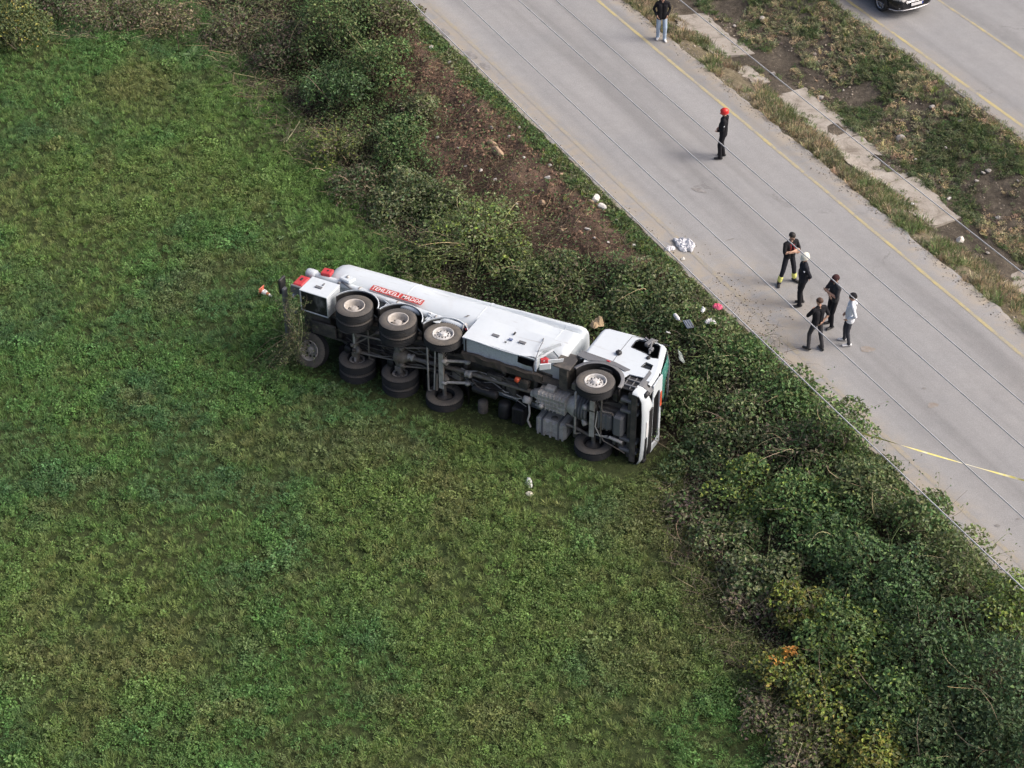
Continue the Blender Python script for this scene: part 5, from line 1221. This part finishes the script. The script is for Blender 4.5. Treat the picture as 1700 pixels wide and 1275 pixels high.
# ---------------------------------------------------------------- wires, median slabs, stones, litter, car
M_WIRE = pmat('cable', (.52, .52, .53), .5, .1, .3)
WZ0 = 8.0
def wire(w, z, label, r=.0145):
    m = MB(); pts = []
    for u in np.linspace(-15, 95, 60):
        x, y = to_xy(u, w+.00002*(u-40)**2); pts.append((x, y, z+.9*((u-36)/50)**2))
    m.tube(pts, r, 6); tag(m.build('power_line', M_WIRE), label, 'cable', 'overhead wires along the road')
for w, l in ((22.85, 'overhead wire running along the near edge of the road'), (24.22, 'second overhead wire from the field, above the road'), (25.70, 'third overhead wire from the field, crossing the men on the road'), (26.68, 'fourth overhead wire from the field, over the red-helmeted figure'), (29.92, 'overhead wire above the stony median, farthest from the field')): wire(w, WZ0, l)

# concrete channel slabs in the median
def concrete():
    m, nt, N, L, b = _mk('concrete'); n = _noise(nt, 1.4, 7, .7, dist=.8); f = _noise(nt, 30, 4, .7)
    r = _ramp(nt, n.outputs[0], [(.32, (.17, .145, .115)), (.46, (.31, .28, .24)), (.7, (.40, .37, .325))]); r2 = _ramp(nt, f.outputs[0], [(.3, .78), (.7, 1.15)])
    L.new(_mix(nt, 1, r.outputs[0], r2.outputs[0], 'MULTIPLY'), b.inputs['Base Color']); b.inputs['Roughness'].default_value = .95; _bump(nt, b, f.outputs[0], .5, .01); return m
M_CON = concrete()
def slab(label, u0, u1, wa, wb, seed, skew=.1):
    rg = np.random.default_rng(seed); nu, nw = 26, 10; V = []
    for i in range(nu+1):
        t = i/nu; u = u0+(u1-u0)*t; e0 = wa-.16+(float(fbm(u*1.4, 1.0, seed))-.5)*.6+(float(fbm(u*5, 3.0, seed))-.5)*.3; e1 = wb+.08+(float(fbm(u*.9, 7.0, seed+1))-.5)*.40+(float(fbm(u*5, 9.0, seed))-.5)*.22
        for j in range(nw+1):
            s = j/nw; uu = u+skew*(s-.5)+(.1*(float(fbm(s*4, 2.0, seed+i))-.5) if i in (0, nu) else 0); w = e0+(e1-e0)*s; x, y = to_xy(uu, w); V.append((x, y, float(np.interp(w, MED_W, MED_Z))+.04+.02*(float(fbm(x, y, 3))-.5)))
    n = len(V); idx = lambda i, j: i*(nw+1)+j; F = [[idx(i, j), idx(i+1, j), idx(i+1, j+1), idx(i, j+1)] for i in range(nu) for j in range(nw)]
    V += [(x, y, z-.14) for x, y, z in V]; ring = [idx(i, 0) for i in range(nu+1)]+[idx(nu, j) for j in range(1, nw+1)]+[idx(i, nw) for i in range(nu-1, -1, -1)]+[idx(0, j) for j in range(nw-1, 0, -1)]
    F += [[ring[k], ring[(k+1) % len(ring)], ring[(k+1) % len(ring)]+n, ring[k]+n] for k in range(len(ring))]
    m = MB(); m.add(V, F); tag(m.build('concrete_slab', M_CON), label, 'slab', 'concrete channel slabs in the median')
slab('pale concrete slab in the median behind the jeans-clad figure', 52.75, 56.1, 36.35, 37.60, 11, -.3)
slab('cracked concrete slab in the median beside the red-helmeted figure', 46.35, 49.75, 36.55, 37.72, 12)
slab('long concrete slab in the middle of the median strip', 43.45, 46.30, 36.25, 37.75, 13)
slab('half-buried concrete slab in the median above the group of men', 40.75, 43.40, 36.3, 37.65, 14)
slab('concrete slab in the median at the right picture edge', 34.5, 37.55, 36.45, 37.5, 15)
slab('small broken concrete piece between the first two median slabs', 50.6, 51.9, 36.4, 36.95, 16)

# stones
def stone_mesh(seed, mat):
    rg = random.Random(seed); bm = bmesh.new(); bmesh.ops.create_icosphere(bm, subdivisions=2, radius=.5)
    for k in range(7):
        n = Vector((rg.gauss(0, 1), rg.gauss(0, 1), rg.gauss(0, 1))).normalized(); d = rg.uniform(.26, .40)
        for v in bm.verts:
            q = v.co.dot(n)-d
            if q > 0: v.co -= n*q
    for v in bm.verts: v.co += v.co*rg.uniform(-.05, .05)
    me = bpy.data.meshes.new('stone'); bm.to_mesh(me); bm.free(); me.materials.append(mat); return me
M_STW = pmat('white_stone', (.62, .60, .56), .85, 0, .5, (.35, .28, .22), 6, .45, .7, bump=.4); M_STT = pmat('tan_stone', (.40, .29, .19), .9, 0, .5, (.2, .13, .09), 6, .45, .7, bump=.4); M_STG = pmat('grey_stone', (.38, .36, .33), .9, 0, .5, (.2, .17, .13), 6, .45, .7, bump=.4)
ST = {k: [stone_mesh(i*3+j, m) for i in range(3)] for j, (k, m) in enumerate((('w', M_STW), ('t', M_STT), ('g', M_STG)))}
def stone(px, py, s, kind, label, group=None, seed=0):
    rg = random.Random(int(px*3+py)); g = at(px, py, s*.15); me = ST[kind][rg.randrange(3)]; o = link('stone', me); o.location = (g.x, g.y, hz1(g.x, g.y)+s*.18)
    o.rotation_euler = (rg.uniform(-.3, .3), rg.uniform(-.3, .3), rg.uniform(0, 6.28)); o.scale = (s*rg.uniform(.85, 1.3), s*rg.uniform(.6, .9), s*rg.uniform(.5, .75)); tag(o, label, 'stone', group); return o
SG = 'stones on the scraped soil'
stone(989, 330, .40, 'w', 'largest white block on the scraped soil, near the road edge', SG); stone(999, 343, .30, 'w', 'flat white block just below the largest white block', SG); stone(981, 335, .22, 't', 'tan stone touching the left of the largest white block', SG)
stone(827, 253, .46, 't', 'big tan rock in the middle of the scraped soil', SG); stone(817, 238, .32, 't', 'tan rock just above the big tan rock', SG); stone(900, 337, .30, 't', 'tan rock low on the scraped soil', SG)
stone(909, 295, .24, 'w', 'white stone pair member on the soil close to the grass verge', SG); stone(717, 79, .26, 'w', 'white stone at the top end of the scraped soil', SG); stone(746, 104, .22, 'g', 'grey stone near the top end of the scraped soil', SG); stone(933, 289, .2, 't', 'tan stone against the verge above the white blocks', SG)
for q in ((770, 175), (793, 184), (862, 212), (845, 227), (726, 228), (798, 283), (774, 276), (780, 307), (913, 275), (858, 339), (962, 369), (933, 384), (976, 381), (987, 395), (1024, 366), (837, 366), (816, 212), (760, 246), (884, 318), (946, 345), (905, 360), (1010, 402), (1052, 408), (870, 262), (735, 150), (822, 298)):
    k = 'wwgt'[(q[0]*7+q[1]) % 4]; stone(q[0], q[1], .12+.08*((q[0]*13 % 10)/10), k, 'small stone chip lying on the scraped brown soil', SG)
MG = 'stones in the median'
stone(1265, 32, .34, 'g', 'grey rock in the median beside the first concrete slab', MG); stone(1494, 231, .40, 'g', 'large grey rock halfway up the median slope', MG); stone(1362, 162, .26, 'g', 'grey rock beside the cracked median slab', MG); stone(1595, 399, .34, 'w', 'pale rock in the median near the right picture edge', MG)
for q in ((1219, 43), (1202, 33), (1302, 48), (1547, 177), (1594, 201), (1657, 362), (1660, 372), (1420, 199), (1632, 287), (1641, 284), (1680, 392), (1240, 66), (1520, 265), (1575, 330), (1622, 300), (1478, 310), (1610, 345), (1690, 300), (1450, 215), (1352, 90), (1400, 150), (1284, 122), (1640, 420), (1570, 245)):
    stone(q[0], q[1], .13+.12*((q[0]*17 % 10)/10), 'wgg'[(q[0]+q[1]) % 3], 'small grey stone lying in the weedy median', MG)
# clods, gravel, roots: past counting
OCT_V = np.array([(1, 0, 0), (-1, 0, 0), (0, 1, 0), (0, -1, 0), (0, 0, 1), (0, 0, -1)], float); OCT_F = np.array([(0, 2, 4), (2, 1, 4), (1, 3, 4), (3, 0, 4), (2, 0, 5), (1, 2, 5), (3, 1, 5), (0, 3, 5)])
M_CLOD = leafmat('soil_clod', trans=0, rough=.95)
def bits(name, label, cat, x, y, s, c, z=None, seed=1):
    rg = np.random.default_rng(seed); n = len(x); z = hz(x, y) if z is None else z; V = OCT_V[None]*rg.uniform(.5, 1.3, (n, 6, 1))*s[:, None, None]; a = rg.uniform(0, 6.28, n); ca, sa = cos_(a)[:, None], sin_(a)[:, None]
    V = np.stack([V[..., 0]*ca-V[..., 1]*sa, V[..., 0]*sa+V[..., 1]*ca, V[..., 2]*.7], -1)+np.stack([x, y, z+s*.2], 1)[:, None]
    F = (OCT_F[None]+(np.arange(n)*6)[:, None, None]).reshape(-1, 3); tag(link(name, np_mesh(name, V.reshape(-1, 3), F, M_CLOD, np.repeat(c, 6, 0))), label, cat, kind='stuff')
rg = np.random.default_rng(3); u = rg.uniform(40, 61, 30000); w = rg.uniform(23.5, 27.7, 30000); x, y = to_xy(u, w); k = rg.uniform(size=len(x)) < soil_mask(x, y)*.8*sstep(.35, .6, fbm(x*1.2, y*1.2, 97)); x, y = x[k], y[k]; n = len(x)
bits('soil_clods', 'loose brown clods on the scraped bank', 'soil', x, y, .014+.075*rg.uniform(0, 1, n)**4, np.array([.20, .125, .085])*rg.uniform(.45, 1.5, (n, 1)))
u = rg.uniform(22, 72, 16000); w = rg.uniform(35.1, 41.4, 16000); x, y = to_xy(u, w); k = rg.uniform(size=len(x)) < sstep(.40, .64, fbm(x*.9, y*.9, 99))*.7; x, y = x[k], y[k]; n = len(x)
bits('gravel', 'scattered gravel and rubble in the median', 'gravel', x, y, .012+.05*rg.uniform(0, 1, n)**4, np.array([.36, .31, .25])*rg.uniform(.4, 1.5, (n, 1)), seed=2)
n = 1500; a = rg.uniform(0, 6.28, n); rr_ = np.abs(rg.normal(size=n)); u = 39.7+rg.normal(size=n)*1.9+.3; w = 28.0+np.abs(rg.normal(size=n))*.75; k = rg.uniform(size=n) < sstep(.42, .6, fbm(u*1.3, w*1.3, 101)); u, w = u[k], w[k]; x, y = to_xy(u, w); n = len(x)
bits('mud_crumbs', 'mud crumbs spread on the asphalt beside the white sheet', 'mud', x, y, .006+.026*rg.uniform(0, 1, n)**5, np.array([.21, .17, .125])*rg.uniform(.5, 1.4, (n, 1)), np.full(n, ROAD_Z+.003), 4)
n = 2600; u = rg.uniform(40.5, 60.5, n*3); w = rg.uniform(23.8, 27.5, n*3); x, y = to_xy(u, w); k = rg.uniform(size=n*3) < soil_mask(x, y)*sstep(.36, .6, fbm(x*.8, y*.8, 103)); x, y = x[k], y[k]; n = len(x); a = rg.uniform(-.9, 2.2, n)+rg.choice([0, pi], n); L_ = rg.uniform(.15, .75, n)
P0 = np.stack([x, y, hz(x, y)+.02], 1); x1, y1 = x+cos_(a)*L_, y+sin_(a)*L_; P1 = np.stack([x1, y1, hz(x1, y1)+.03+.1*rg.uniform(0, 1, n)], 1); V, F = twig_arrays(rg, P0, P1, rg.uniform(.004, .011, n), .08, 4)
tag(link('torn_roots', np_mesh('torn_roots', V, F, M_TWIG, np.repeat(palcol(rg, n, [('straw', .8), ('brown', 4), ('purple', 2.5)])*np.array([.95, .84, .8])*.85, 15, 0))), 'torn roots and sticks strewn over the scraped soil', 'roots', kind='stuff')

# stains on the asphalt: thin irregular sheets
M_STAIN = pmat('dark_patch', (.19, .18, .17), .85, 0, .9, (.31, .30, .29), 5, .4, .62); M_BRST = pmat('brown_patch', (.25, .215, .18), .85, 0, .9, (.31, .295, .28), 5, .42, .62)
def stain(px, py, a, b, rot, mat, seed):
    g = at(px, py, z=ROAD_Z); m = MB(); n = 26; V = []
    for k in range(n):
        t = 2*pi*k/n; r = 1+.45*(float(vnoise(cos(t)*1.7+seed, sin(t)*1.7, seed))-.5); V.append((a*r*cos(t), b*r*sin(t), 0))
    m.add(V, [list(range(n))]); o = m.build('stain', mat, near_road); o.location = (g.x, g.y, ROAD_Z+.009); o.rotation_euler = (0, 0, rot)
for i, q in enumerate(((737, 53, .30, .14, 2.1), (781, 92, .34, .16, 2.1), (806, 110, .30, .13, 2.1))): stain(*q, M_STAIN, 5+i)
for i, q in enumerate(((1440, 580, .20, .13, .1), (1548, 673, .17, .11, .3), (1656, 873, .07, .05, 0), (1160, 316, .10, .26, 1.0), (1212, 398, .16, .03, .4), (1690, 862, .05, .04, 0), (1534, 645, .06, .04, 0))): stain(*q, M_BRST if i < 2 else M_STAIN, 25+i)

# crumpled litter
def rag(name, label, cat, px, py, a, b, h, col, seed, n=12, rough=.5, z=None, group=None, lift=0.0):
    g = at(px, py, .05+lift, z); base = (lambda x, y: hz1(g.x+x, g.y+y)-hz1(g.x, g.y)) if z is None else (lambda x, y: 0.0)
    rg = np.random.default_rng(seed); V = []
    for i in range(n+1):
        for j in range(n+1):
            s, t = i/n*2-1, j/n*2-1; k = sqrt(1-t*t/2), sqrt(1-s*s/2); r = 1+.5*(float(vnoise(s*2+seed, t*2, seed))-.5); x, y = s*k[0]*a*r, t*k[1]*b*r; d = max(0, 1-(s*k[0])**2-(t*k[1])**2)
            c = float(fbm(s*2.2+seed, t*2.2, seed+1, 4)); V.append((x+rg.normal()*.08*a/n*4, y+rg.normal()*.08*b/n*4, base(x, y)+.012+h*(d**.5)*(.30+1.5*abs(c-.5)*2+.05*rg.uniform())))
    F = [[i*(n+1)+j, (i+1)*(n+1)+j, (i+1)*(n+1)+j+1, i*(n+1)+j+1] for i in range(n) for j in range(n)]; m = MB(); m.add(V, F); m.add([(x, y, z_-.008) for x, y, z_ in V], F)
    o = m.build(name, pmat(name+'_'+str(seed), col, rough, 0, .4, tuple(k*.6 for k in col), 5, .5, .75)); o.location = (g.x, g.y, hz1(g.x, g.y)+lift if z is None else z); o.rotation_euler = (0, 0, seed*.7); return tag(o, label, cat, group)
rag('plastic_sheet', 'crumpled white plastic sheet heaped on the road edge', 'sheet', 1136, 408, .38, .25, .19, (.62, .63, .66), 3, 22, .4, ROAD_Z+.01)
rag('plastic_bag', 'white plastic bag tail trailing left of the heaped sheet', 'bag', 1112, 413, .16, .10, .10, (.6, .6, .62), 14, 10, .35, ROAD_Z+.01)
rag('paper_scrap', 'small white scrap below the heaped sheet at the road edge', 'paper', 1134, 430, .07, .06, .05, (.7, .68, .62), 15, 8, .6, ROAD_Z+.01)
rag('rag', 'pink rag lying in the grass at the road edge', 'rag', 1192, 508, .13, .11, .14, (.85, .16, .27), 4, 10, .7, lift=.22)
rag('plastic_bag', 'grey-white crumpled bag on the bank below the pink rag', 'bag', 1182, 534, .19, .13, .12, (.62, .62, .62), 5, 12, .35, lift=.45)
rag('cardboard', 'crumpled tan cardboard behind the front end of the tank', 'cardboard', 991, 538, .22, .18, .30, (.48, .36, .22), 6, 6, .9, lift=.65)
rag('paper_scrap', 'white winged scrap of paper on the field before the truck', 'paper', 878, 800, .20, .09, .10, (.74, .74, .74), 7, 9, .6)
rag('paper_scrap', 'cream scrap on the field just below the white one', 'paper', 879, 818, .09, .08, .08, (.72, .68, .55), 8, 8, .6)
rag('paper_scrap', 'tiny white scrap on the open field left of the spare wheel', 'paper', 256, 677, .05, .04, .04, (.74, .74, .72), 16, 6, .6)
rag('paper_scrap', 'white scrap lying on the second median slab', 'paper', 1322, 188, .12, .08, .08, (.76, .76, .76), 9, 9, .6)
rag('paper_scrap', 'grey-white scrap on the half-buried median slab', 'paper', 1515, 337, .11, .06, .06, (.62, .62, .62), 10, 9, .6)
rag('plastic_scrap', 'small white plastic scrap left of the grey-white bag', 'plastic', 1167, 512, .09, .06, .06, (.68, .7, .68), 11, 8, .4, lift=.40)
rag('plastic_scrap', 'pale plastic piece beside the shattered windscreen', 'plastic', 1131, 592, .14, .08, .09, (.45, .5, .47), 12, 8, .3, lift=.5)
rag('plastic_scrap', 'white scrap in the brambles above the cab roof', 'plastic', 1109, 551, .07, .05, .06, (.75, .75, .75), 13, 8, .4, lift=.5)
g = at(1124, 527, .58); m = MB(); m.lathe([(0, -.17), (.05, -.17), (.058, -.15), (.058, .06), (.045, .11), (.02, .15), (.02, .18), (0, .18)], (0, 0, 0), (.35, -1, .12), 14); o = m.build('bottle', M_LET); o.location = (g.x, g.y, hz1(g.x, g.y)+.58); tag(o, 'white plastic bottle lying on the brambles behind the cab', 'bottle')
m = MB(); m.lathe([(0, 0), (.024, 0), (.024, .03), (0, .03)], (.06, -.17, .02), (.35, -1, .12), 10); m.build('bottle_cap', M_GREY, o)
g = at(1143, 538, .52); m = MB(); m.box((0, 0, 0), (.26, .30, .03), rotm('X', 12)); o = m.build('plastic_board', pmat('blue_grey_panel', (.10, .13, .18), .4, 0, .4)); o.location = (g.x, g.y, hz1(g.x, g.y)+.52); o.rotation_euler = (.1, .2, .5); tag(o, 'dark blue-grey plastic board beside the white bottle', 'board')
for k in range(3): MB().box((-.08+.08*k, 0, .022), (.02, .26, .02), rotm('X', 12)).build('panel_rib', M_GREY, o)

# traffic cone knocked over behind the truck
g = at(433, 488); cn = empty('traffic_cone', (g.x, g.y, hz1(g.x, g.y)+.13), (radians(100), 0, radians(60))); cn.scale = (.85,)*3; tag(cn, 'knocked-over red and white traffic cone left of the truck tail', 'cone')
M_CONE = pmat('cone_orange', (.58, .14, .09), .6, 0, .6, (.45, .3, .22)); m = MB(); m.bx(-.17, .17, -.17, .17, 0, .035, .015); m.build('base', M_CONE, cn)
m = MB(); m.lathe([(.13, .035), (.115, .12)], (0, 0, 0), (0, 0, 1), 24); m.lathe([(.085, .28), (.062, .38)], (0, 0, 0), (0, 0, 1), 24); m.build('cone', M_CONE, cn)
m = MB(); m.lathe([(.117, .118), (.086, .282)], (0, 0, 0), (0, 0, 1), 24); m.lathe([(.063, .378), (.03, .50), (.026, .505), (.02, .45)], (0, 0, 0), (0, 0, 1), 24); m.build('reflective_band', M_LET, cn)

# barrier tape from the shrub across the road
A, Bp = at(1400, 709, z=2.95), at(1900, 848, z=2.25); m = MB(); V = []; n = 160
for i in range(n+1):
    t = i/n; p = A.lerp(Bp, t); p.z -= .10*(1-(2*t-1)**2); p.z = max(ROAD_Z+.03, p.z-1.1*float(sstep(.68, 1.0, t))); a = .7*sin(t*17)+.9*sin(t*5.3+1); d = (Bp-A).normalized(); s = d.cross(Vector((0, 0, 1))).normalized(); q = s*cos(a)+Vector((0, 0, 1))*sin(a)
    V += [p-q*.026, p+q*.026]
m.add(V, [[2*i, 2*i+1, 2*i+3, 2*i+2] for i in range(n)], 0, True)
mt, nt, N, L, b = _mk('barrier_tape'); wv = _noise(nt, 3.2, 2); r = _ramp(nt, wv.outputs[0], [(.46, (.70, .62, .18)), (.58, (.74, .71, .48))]); L.new(r.outputs[0], b.inputs['Base Color']); b.inputs['Roughness'].default_value = .35
tag(m.build('barrier_tape', mt), 'yellow and white barrier tape strung from the thicket across the road', 'tape')

# stakes and docks in the field
for px, py, px2, py2, h, l in ((297, 86, 299, 18, 1.4, 'thin pale stake at the top of the field'), (401, 122, 392, 98, .7, 'short leaning green stake below the bramble mound')):
    g = at(px, py); m = MB(); m.tube([(0, 0, -.1), (.01, 0, h*.5), (.03 if h > 1 else -.12, .02, h)], [.016, .014, .010], 6); m.tube([(.01, 0, h*.6), (.06, .02, h*.8)], .007, 5); o = m.build('stake', M_BARK); o.location = (g.x, g.y, hz1(g.x, g.y)); tag(o, l, 'stake')
def dock(px, py, n, ln, label, group=None, col=(.10, .17, .06)):
    g = at(px, py); e = empty('broad_leaf_plant', (g.x, g.y, hz1(g.x, g.y))); tag(e, label, 'plant', group); rg = random.Random(px)
    mat = pmat('dock_leaf', col, .5, 0, .3, (.14, .15, .06), 8) if 'dock_leaf' not in bpy.data.materials else bpy.data.materials['dock_leaf']
    for k in range(n):
        a = 2*pi*k/n+rg.uniform(-.3, .3); L_ = ln*rg.uniform(.7, 1.15); el = rg.uniform(.35, .8); V = []
        for i in range(7):
            t = i/6; w = .18*L_*sin(pi*min(1, t*.92+.06))**.8; r = L_*t; z = .04+L_*el*t-.75*L_*el*t*t*rg.uniform(.9, 1.1); c, s = cos(a), sin(a)
            V += [(c*r-s*w, s*r+c*w, z+.03), (c*r, s*r, z), (c*r+s*w, s*r-c*w, z+.03)]
        m = MB(); m.add(V, [[i*3+j, i*3+3+j, i*3+4+j, i*3+1+j] for i in range(6) for j in (0, 1)], 0, True); m.build('leaf', mat, e)
dock(323, 94, 15, .46, 'large broad-leaved plant at the top edge of the field')
for q in ((394, 176), (448, 361), (487, 372), (500, 388), (431, 402), (468, 398), (512, 352), (535, 402), (455, 340)): dock(q[0], q[1], 6, .15, 'small broad-leaved dock in the grass above the truck tail', 'docks in the field')

# uprooted brambles caught on the truck's tail
rg = np.random.default_rng(77); g = np.array([-6.22, 47.2, 0.0]); e = empty('uprooted_brambles', g); tag(e, 'uprooted brambles tangled round the truck tail', 'brambles')
n = 105; P0 = np.stack([rg.normal(size=n)*.15, rg.normal(size=n)*.32, rg.uniform(.4, 2.4, n)], 1); P1 = P0+np.stack([rg.normal(size=n)*.28-.1, rg.normal(size=n)*.4, rg.normal(size=n)*.55-.25], 1); P1[:, 2] = np.maximum(P1[:, 2], .03)
P0[:14] = np.array([.1, -.1, 1.2])+rg.normal(size=(14, 3))*.2; P1[:14] = np.stack([rg.uniform(-1.6, -.5, 14), rg.uniform(-1.2, .1, 14), rg.uniform(.03, .3, 14)], 1)
V, F = twig_arrays(rg, P0, P1, rg.uniform(.004, .010, n), .14, 4); link('canes', np_mesh('canes', V, F, M_TWIG, np.repeat(palcol(rg, n, [('grey', 1), ('brown', 3), ('olive', 2)])*.75, 15, 0)), e)
t = rg.uniform(0, 1.05, (n, 24, 1)); Q = (P0[:, None]+(P1-P0)[:, None]*t).reshape(-1, 3)+rg.normal(size=(n*24, 3))*.06; Q[:, 2] = np.maximum(Q[:, 2], .04); V, F = leaves(rg, Q, unit(rg.normal(size=Q.shape)+np.array([0, 0, .5])), rg.uniform(.6, 1.2, len(Q))*.06)
link('foliage', np_mesh('foliage', V, F, L_GEO, np.repeat(palcol(rg, len(Q), [('grey', 2), ('olive', 3), ('brown', 1), ('dark', 2)])*.85, 4, 0)), e)
# crumbling road shoulders: grit along the asphalt edges
n = 9000; u = np.concatenate([rg.uniform(15, 75, n), rg.uniform(30, 75, n//2), rg.uniform(15, 72, n//3)]); w = np.concatenate([34.93+rg.normal(size=n)*.17, 41.62+rg.normal(size=n//2)*.10, 28.0+rg.normal(size=n//3)*.09]); x, y = to_xy(u, w); n = len(x); inr = ((w > 28.0) & (w < 34.9)) | (w > 41.65)
bits('road_grit', 'grit and crumbled asphalt along the road edges', 'grit', x, y, .008+.030*rg.uniform(0, 1, n)**4, np.array([.36, .32, .27])*rg.uniform(.4, 1.2, (n, 1)), np.where(inr, ROAD_Z+.002, hz(x, y)), 6)
# ---------------------------------------------------------------- dark car on the far carriageway (only its nose shows)
def build_car():
    g = at(1463, 17, z=ROAD_Z); hd = radians(-62.0); fx, fy = 1.36, -.80        # front right wheel in car coordinates (x forward, y left)
    c, s = cos(hd), sin(hd); e = empty('car', (g.x-(c*fx-s*fy), g.y-(s*fx+c*fy), ROAD_Z), (0, 0, hd)); tag(e, 'dark sport utility car on the far carriageway, cut by the top edge', 'car')
    PAINT = pmat('dark_car_paint', (.018, .019, .022), .22, .2, .15, (.08, .075, .07), 2); CHR = pmat('chrome', (.6, .6, .62), .2, .9, .2)
    # stations: x, half width, z bottom, z belt, z top (bonnet, roof), half width at roof
    S = [(-2.26, .72, .50, .92, 1.00, .66), (-2.18, .84, .36, .98, 1.12, .70), (-1.9, .90, .30, 1.02, 1.52, .66), (-1.2, .92, .26, 1.02, 1.66, .66), (-.2, .925, .25, 1.00, 1.69, .67), (.45, .925, .25, .99, 1.62, .67), (1.05, .92, .26, .98, 1.10, .80), (1.5, .91, .28, .94, 1.02, .80), (1.95, .87, .30, .84, .95, .72), (2.2, .76, .34, .74, .82, .62), (2.28, .62, .42, .66, .72, .52)]
    sec = lambda x, w, b, z, t, r: [(x, -w*.86, b), (x, -w, b+.12), (x, -w*1.0, (b+z)/2), (x, -w*.985, z), (x, -(w*.35+r*.65), z+(t-z)*.6), (x, -r, t-.05), (x, -r*.75, t), (x, 0, t+.015), (x, r*.75, t), (x, r, t-.05), (x, (w*.35+r*.65), z+(t-z)*.6), (x, w*.985, z), (x, w, (b+z)/2), (x, w, b+.12), (x, w*.86, b)]
    V = [p for q in S for p in sec(*q)]; n = 15; m = MB(); F = []; G = []
    for i in range(len(S)-1):
        for j in range(n-1):
            f = [i*n+j, (i+1)*n+j, (i+1)*n+j+1, i*n+j+1]; (G if (2 <= i <= 4 and j in (3, 4, 9, 10)) or (i == 5 and 3 <= j <= 10) else F).append(f)
    m.add(V, F, 0, True); m.add(V[:n], [list(range(n))]); m.add(V[-n:], [list(range(n))]); m.add(V, [[i*n, (i+1)*n, (i+1)*n+n-1, i*n+n-1] for i in range(len(S)-1)]); m.build('body', PAINT, e)
    k = MB(); k.add(V, G, 0, True); k.build('windows', M_DGL, e)
    ty = MB(); ty.lathe([(.24, .10), (.30, .115), (.335, .10), (.35, .07), (.35, -.07), (.335, -.10), (.30, -.115), (.24, -.10), (.24, .1)], n=36); tym = ty.mesh('tyre', M_TREAD)
    rm = MB(); rm.lathe([(.24, .08), (.24, -.09), (.225, -.10), (.215, -.08), (.21, .02)], n=32); rm.lathe([(0, -.07), (.05, -.068), (.06, -.05)], n=16)
    for q in range(10): a = 2*pi*q/10; rm.box((.135*cos(a), -.062, .135*sin(a)), (.17, .02, .03), Matrix.Rotation(-a, 3, 'Y'), .006)
    rmm = rm.mesh('rim', CHR); bk = MB(); bk.lathe([(0, 0), (.21, 0), (.21, .02)], n=20); bkm = bk.mesh('brake_disc', M_CHA)
    for x in (1.36, -1.34):
        for sd in (-1, 1):
            w = empty('wheel'); w.parent = e; w.location = (x, sd*.80, .35); w.rotation_euler = (0, .2, 0 if sd < 0 else pi); link('tyre', tym, w); link('rim', rmm, w); link('brake_disc', bkm, w)
            a = MB(); a.lathe([(.37, sd*.93), (.37, sd*.6), (.41, sd*.6), (.42, sd*.945), (.37, sd*.945)], (x, 0, .35), (0, 1, 0), 20, 0, True, -pi, 0); a.build('wheel_arch', M_BLK, e)
            a = MB(); a.lathe([(0, sd*.935), (.37, sd*.935)], (x, 0, .35), (0, 1, 0), 24)
    gr = MB(); gr.bx(2.20, 2.30, -.50, .50, .60, .72, .02); o = gr.build('grille', M_BLK, e)
    for z in (.63, .66, .69): MB().bx(2.28, 2.31, -.48, .48, z-.006, z+.006, .002).build('slat', CHR, o)
    MB().bx(2.16, 2.27, -.56, .56, .36, .50, .02).build('lower_intake', M_BLK, e)
    m = MB(); m.tube([(1.9, -.90, .33), (2.12, -.78, .335), (2.27, -.5, .34), (2.31, 0, .34), (2.27, .5, .34), (2.12, .78, .335), (1.9, .90, .33)], .022, 8); m.build('bumper_trim', CHR, e)
    p = MB().bx(2.31, 2.325, -.26, .26, .47, .58, .004).build('number_plate', M_LET, e); MB().bx(2.326, 2.330, .215, .255, .475, .575, .001).build('plate_band', pmat('blue_band', (.02, .06, .35), .5), p)
    for sd in (-1, 1):
        h = MB(); h.box((2.06, sd*.72, .76), (.30, .20, .12), rotm('Z', sd*-35), .03); h.build('headlight', M_LAMP, e); h = MB(); h.box((2.16, sd*.66, .45), (.10, .14, .10), rotm('Z', sd*-30), .02); h.build('fog_lamp', M_LAMP, e)
        MB().box((.75, sd*1.02, 1.08), (.12, .18, .13), None, .03).build('mirror', PAINT, e)
build_car()
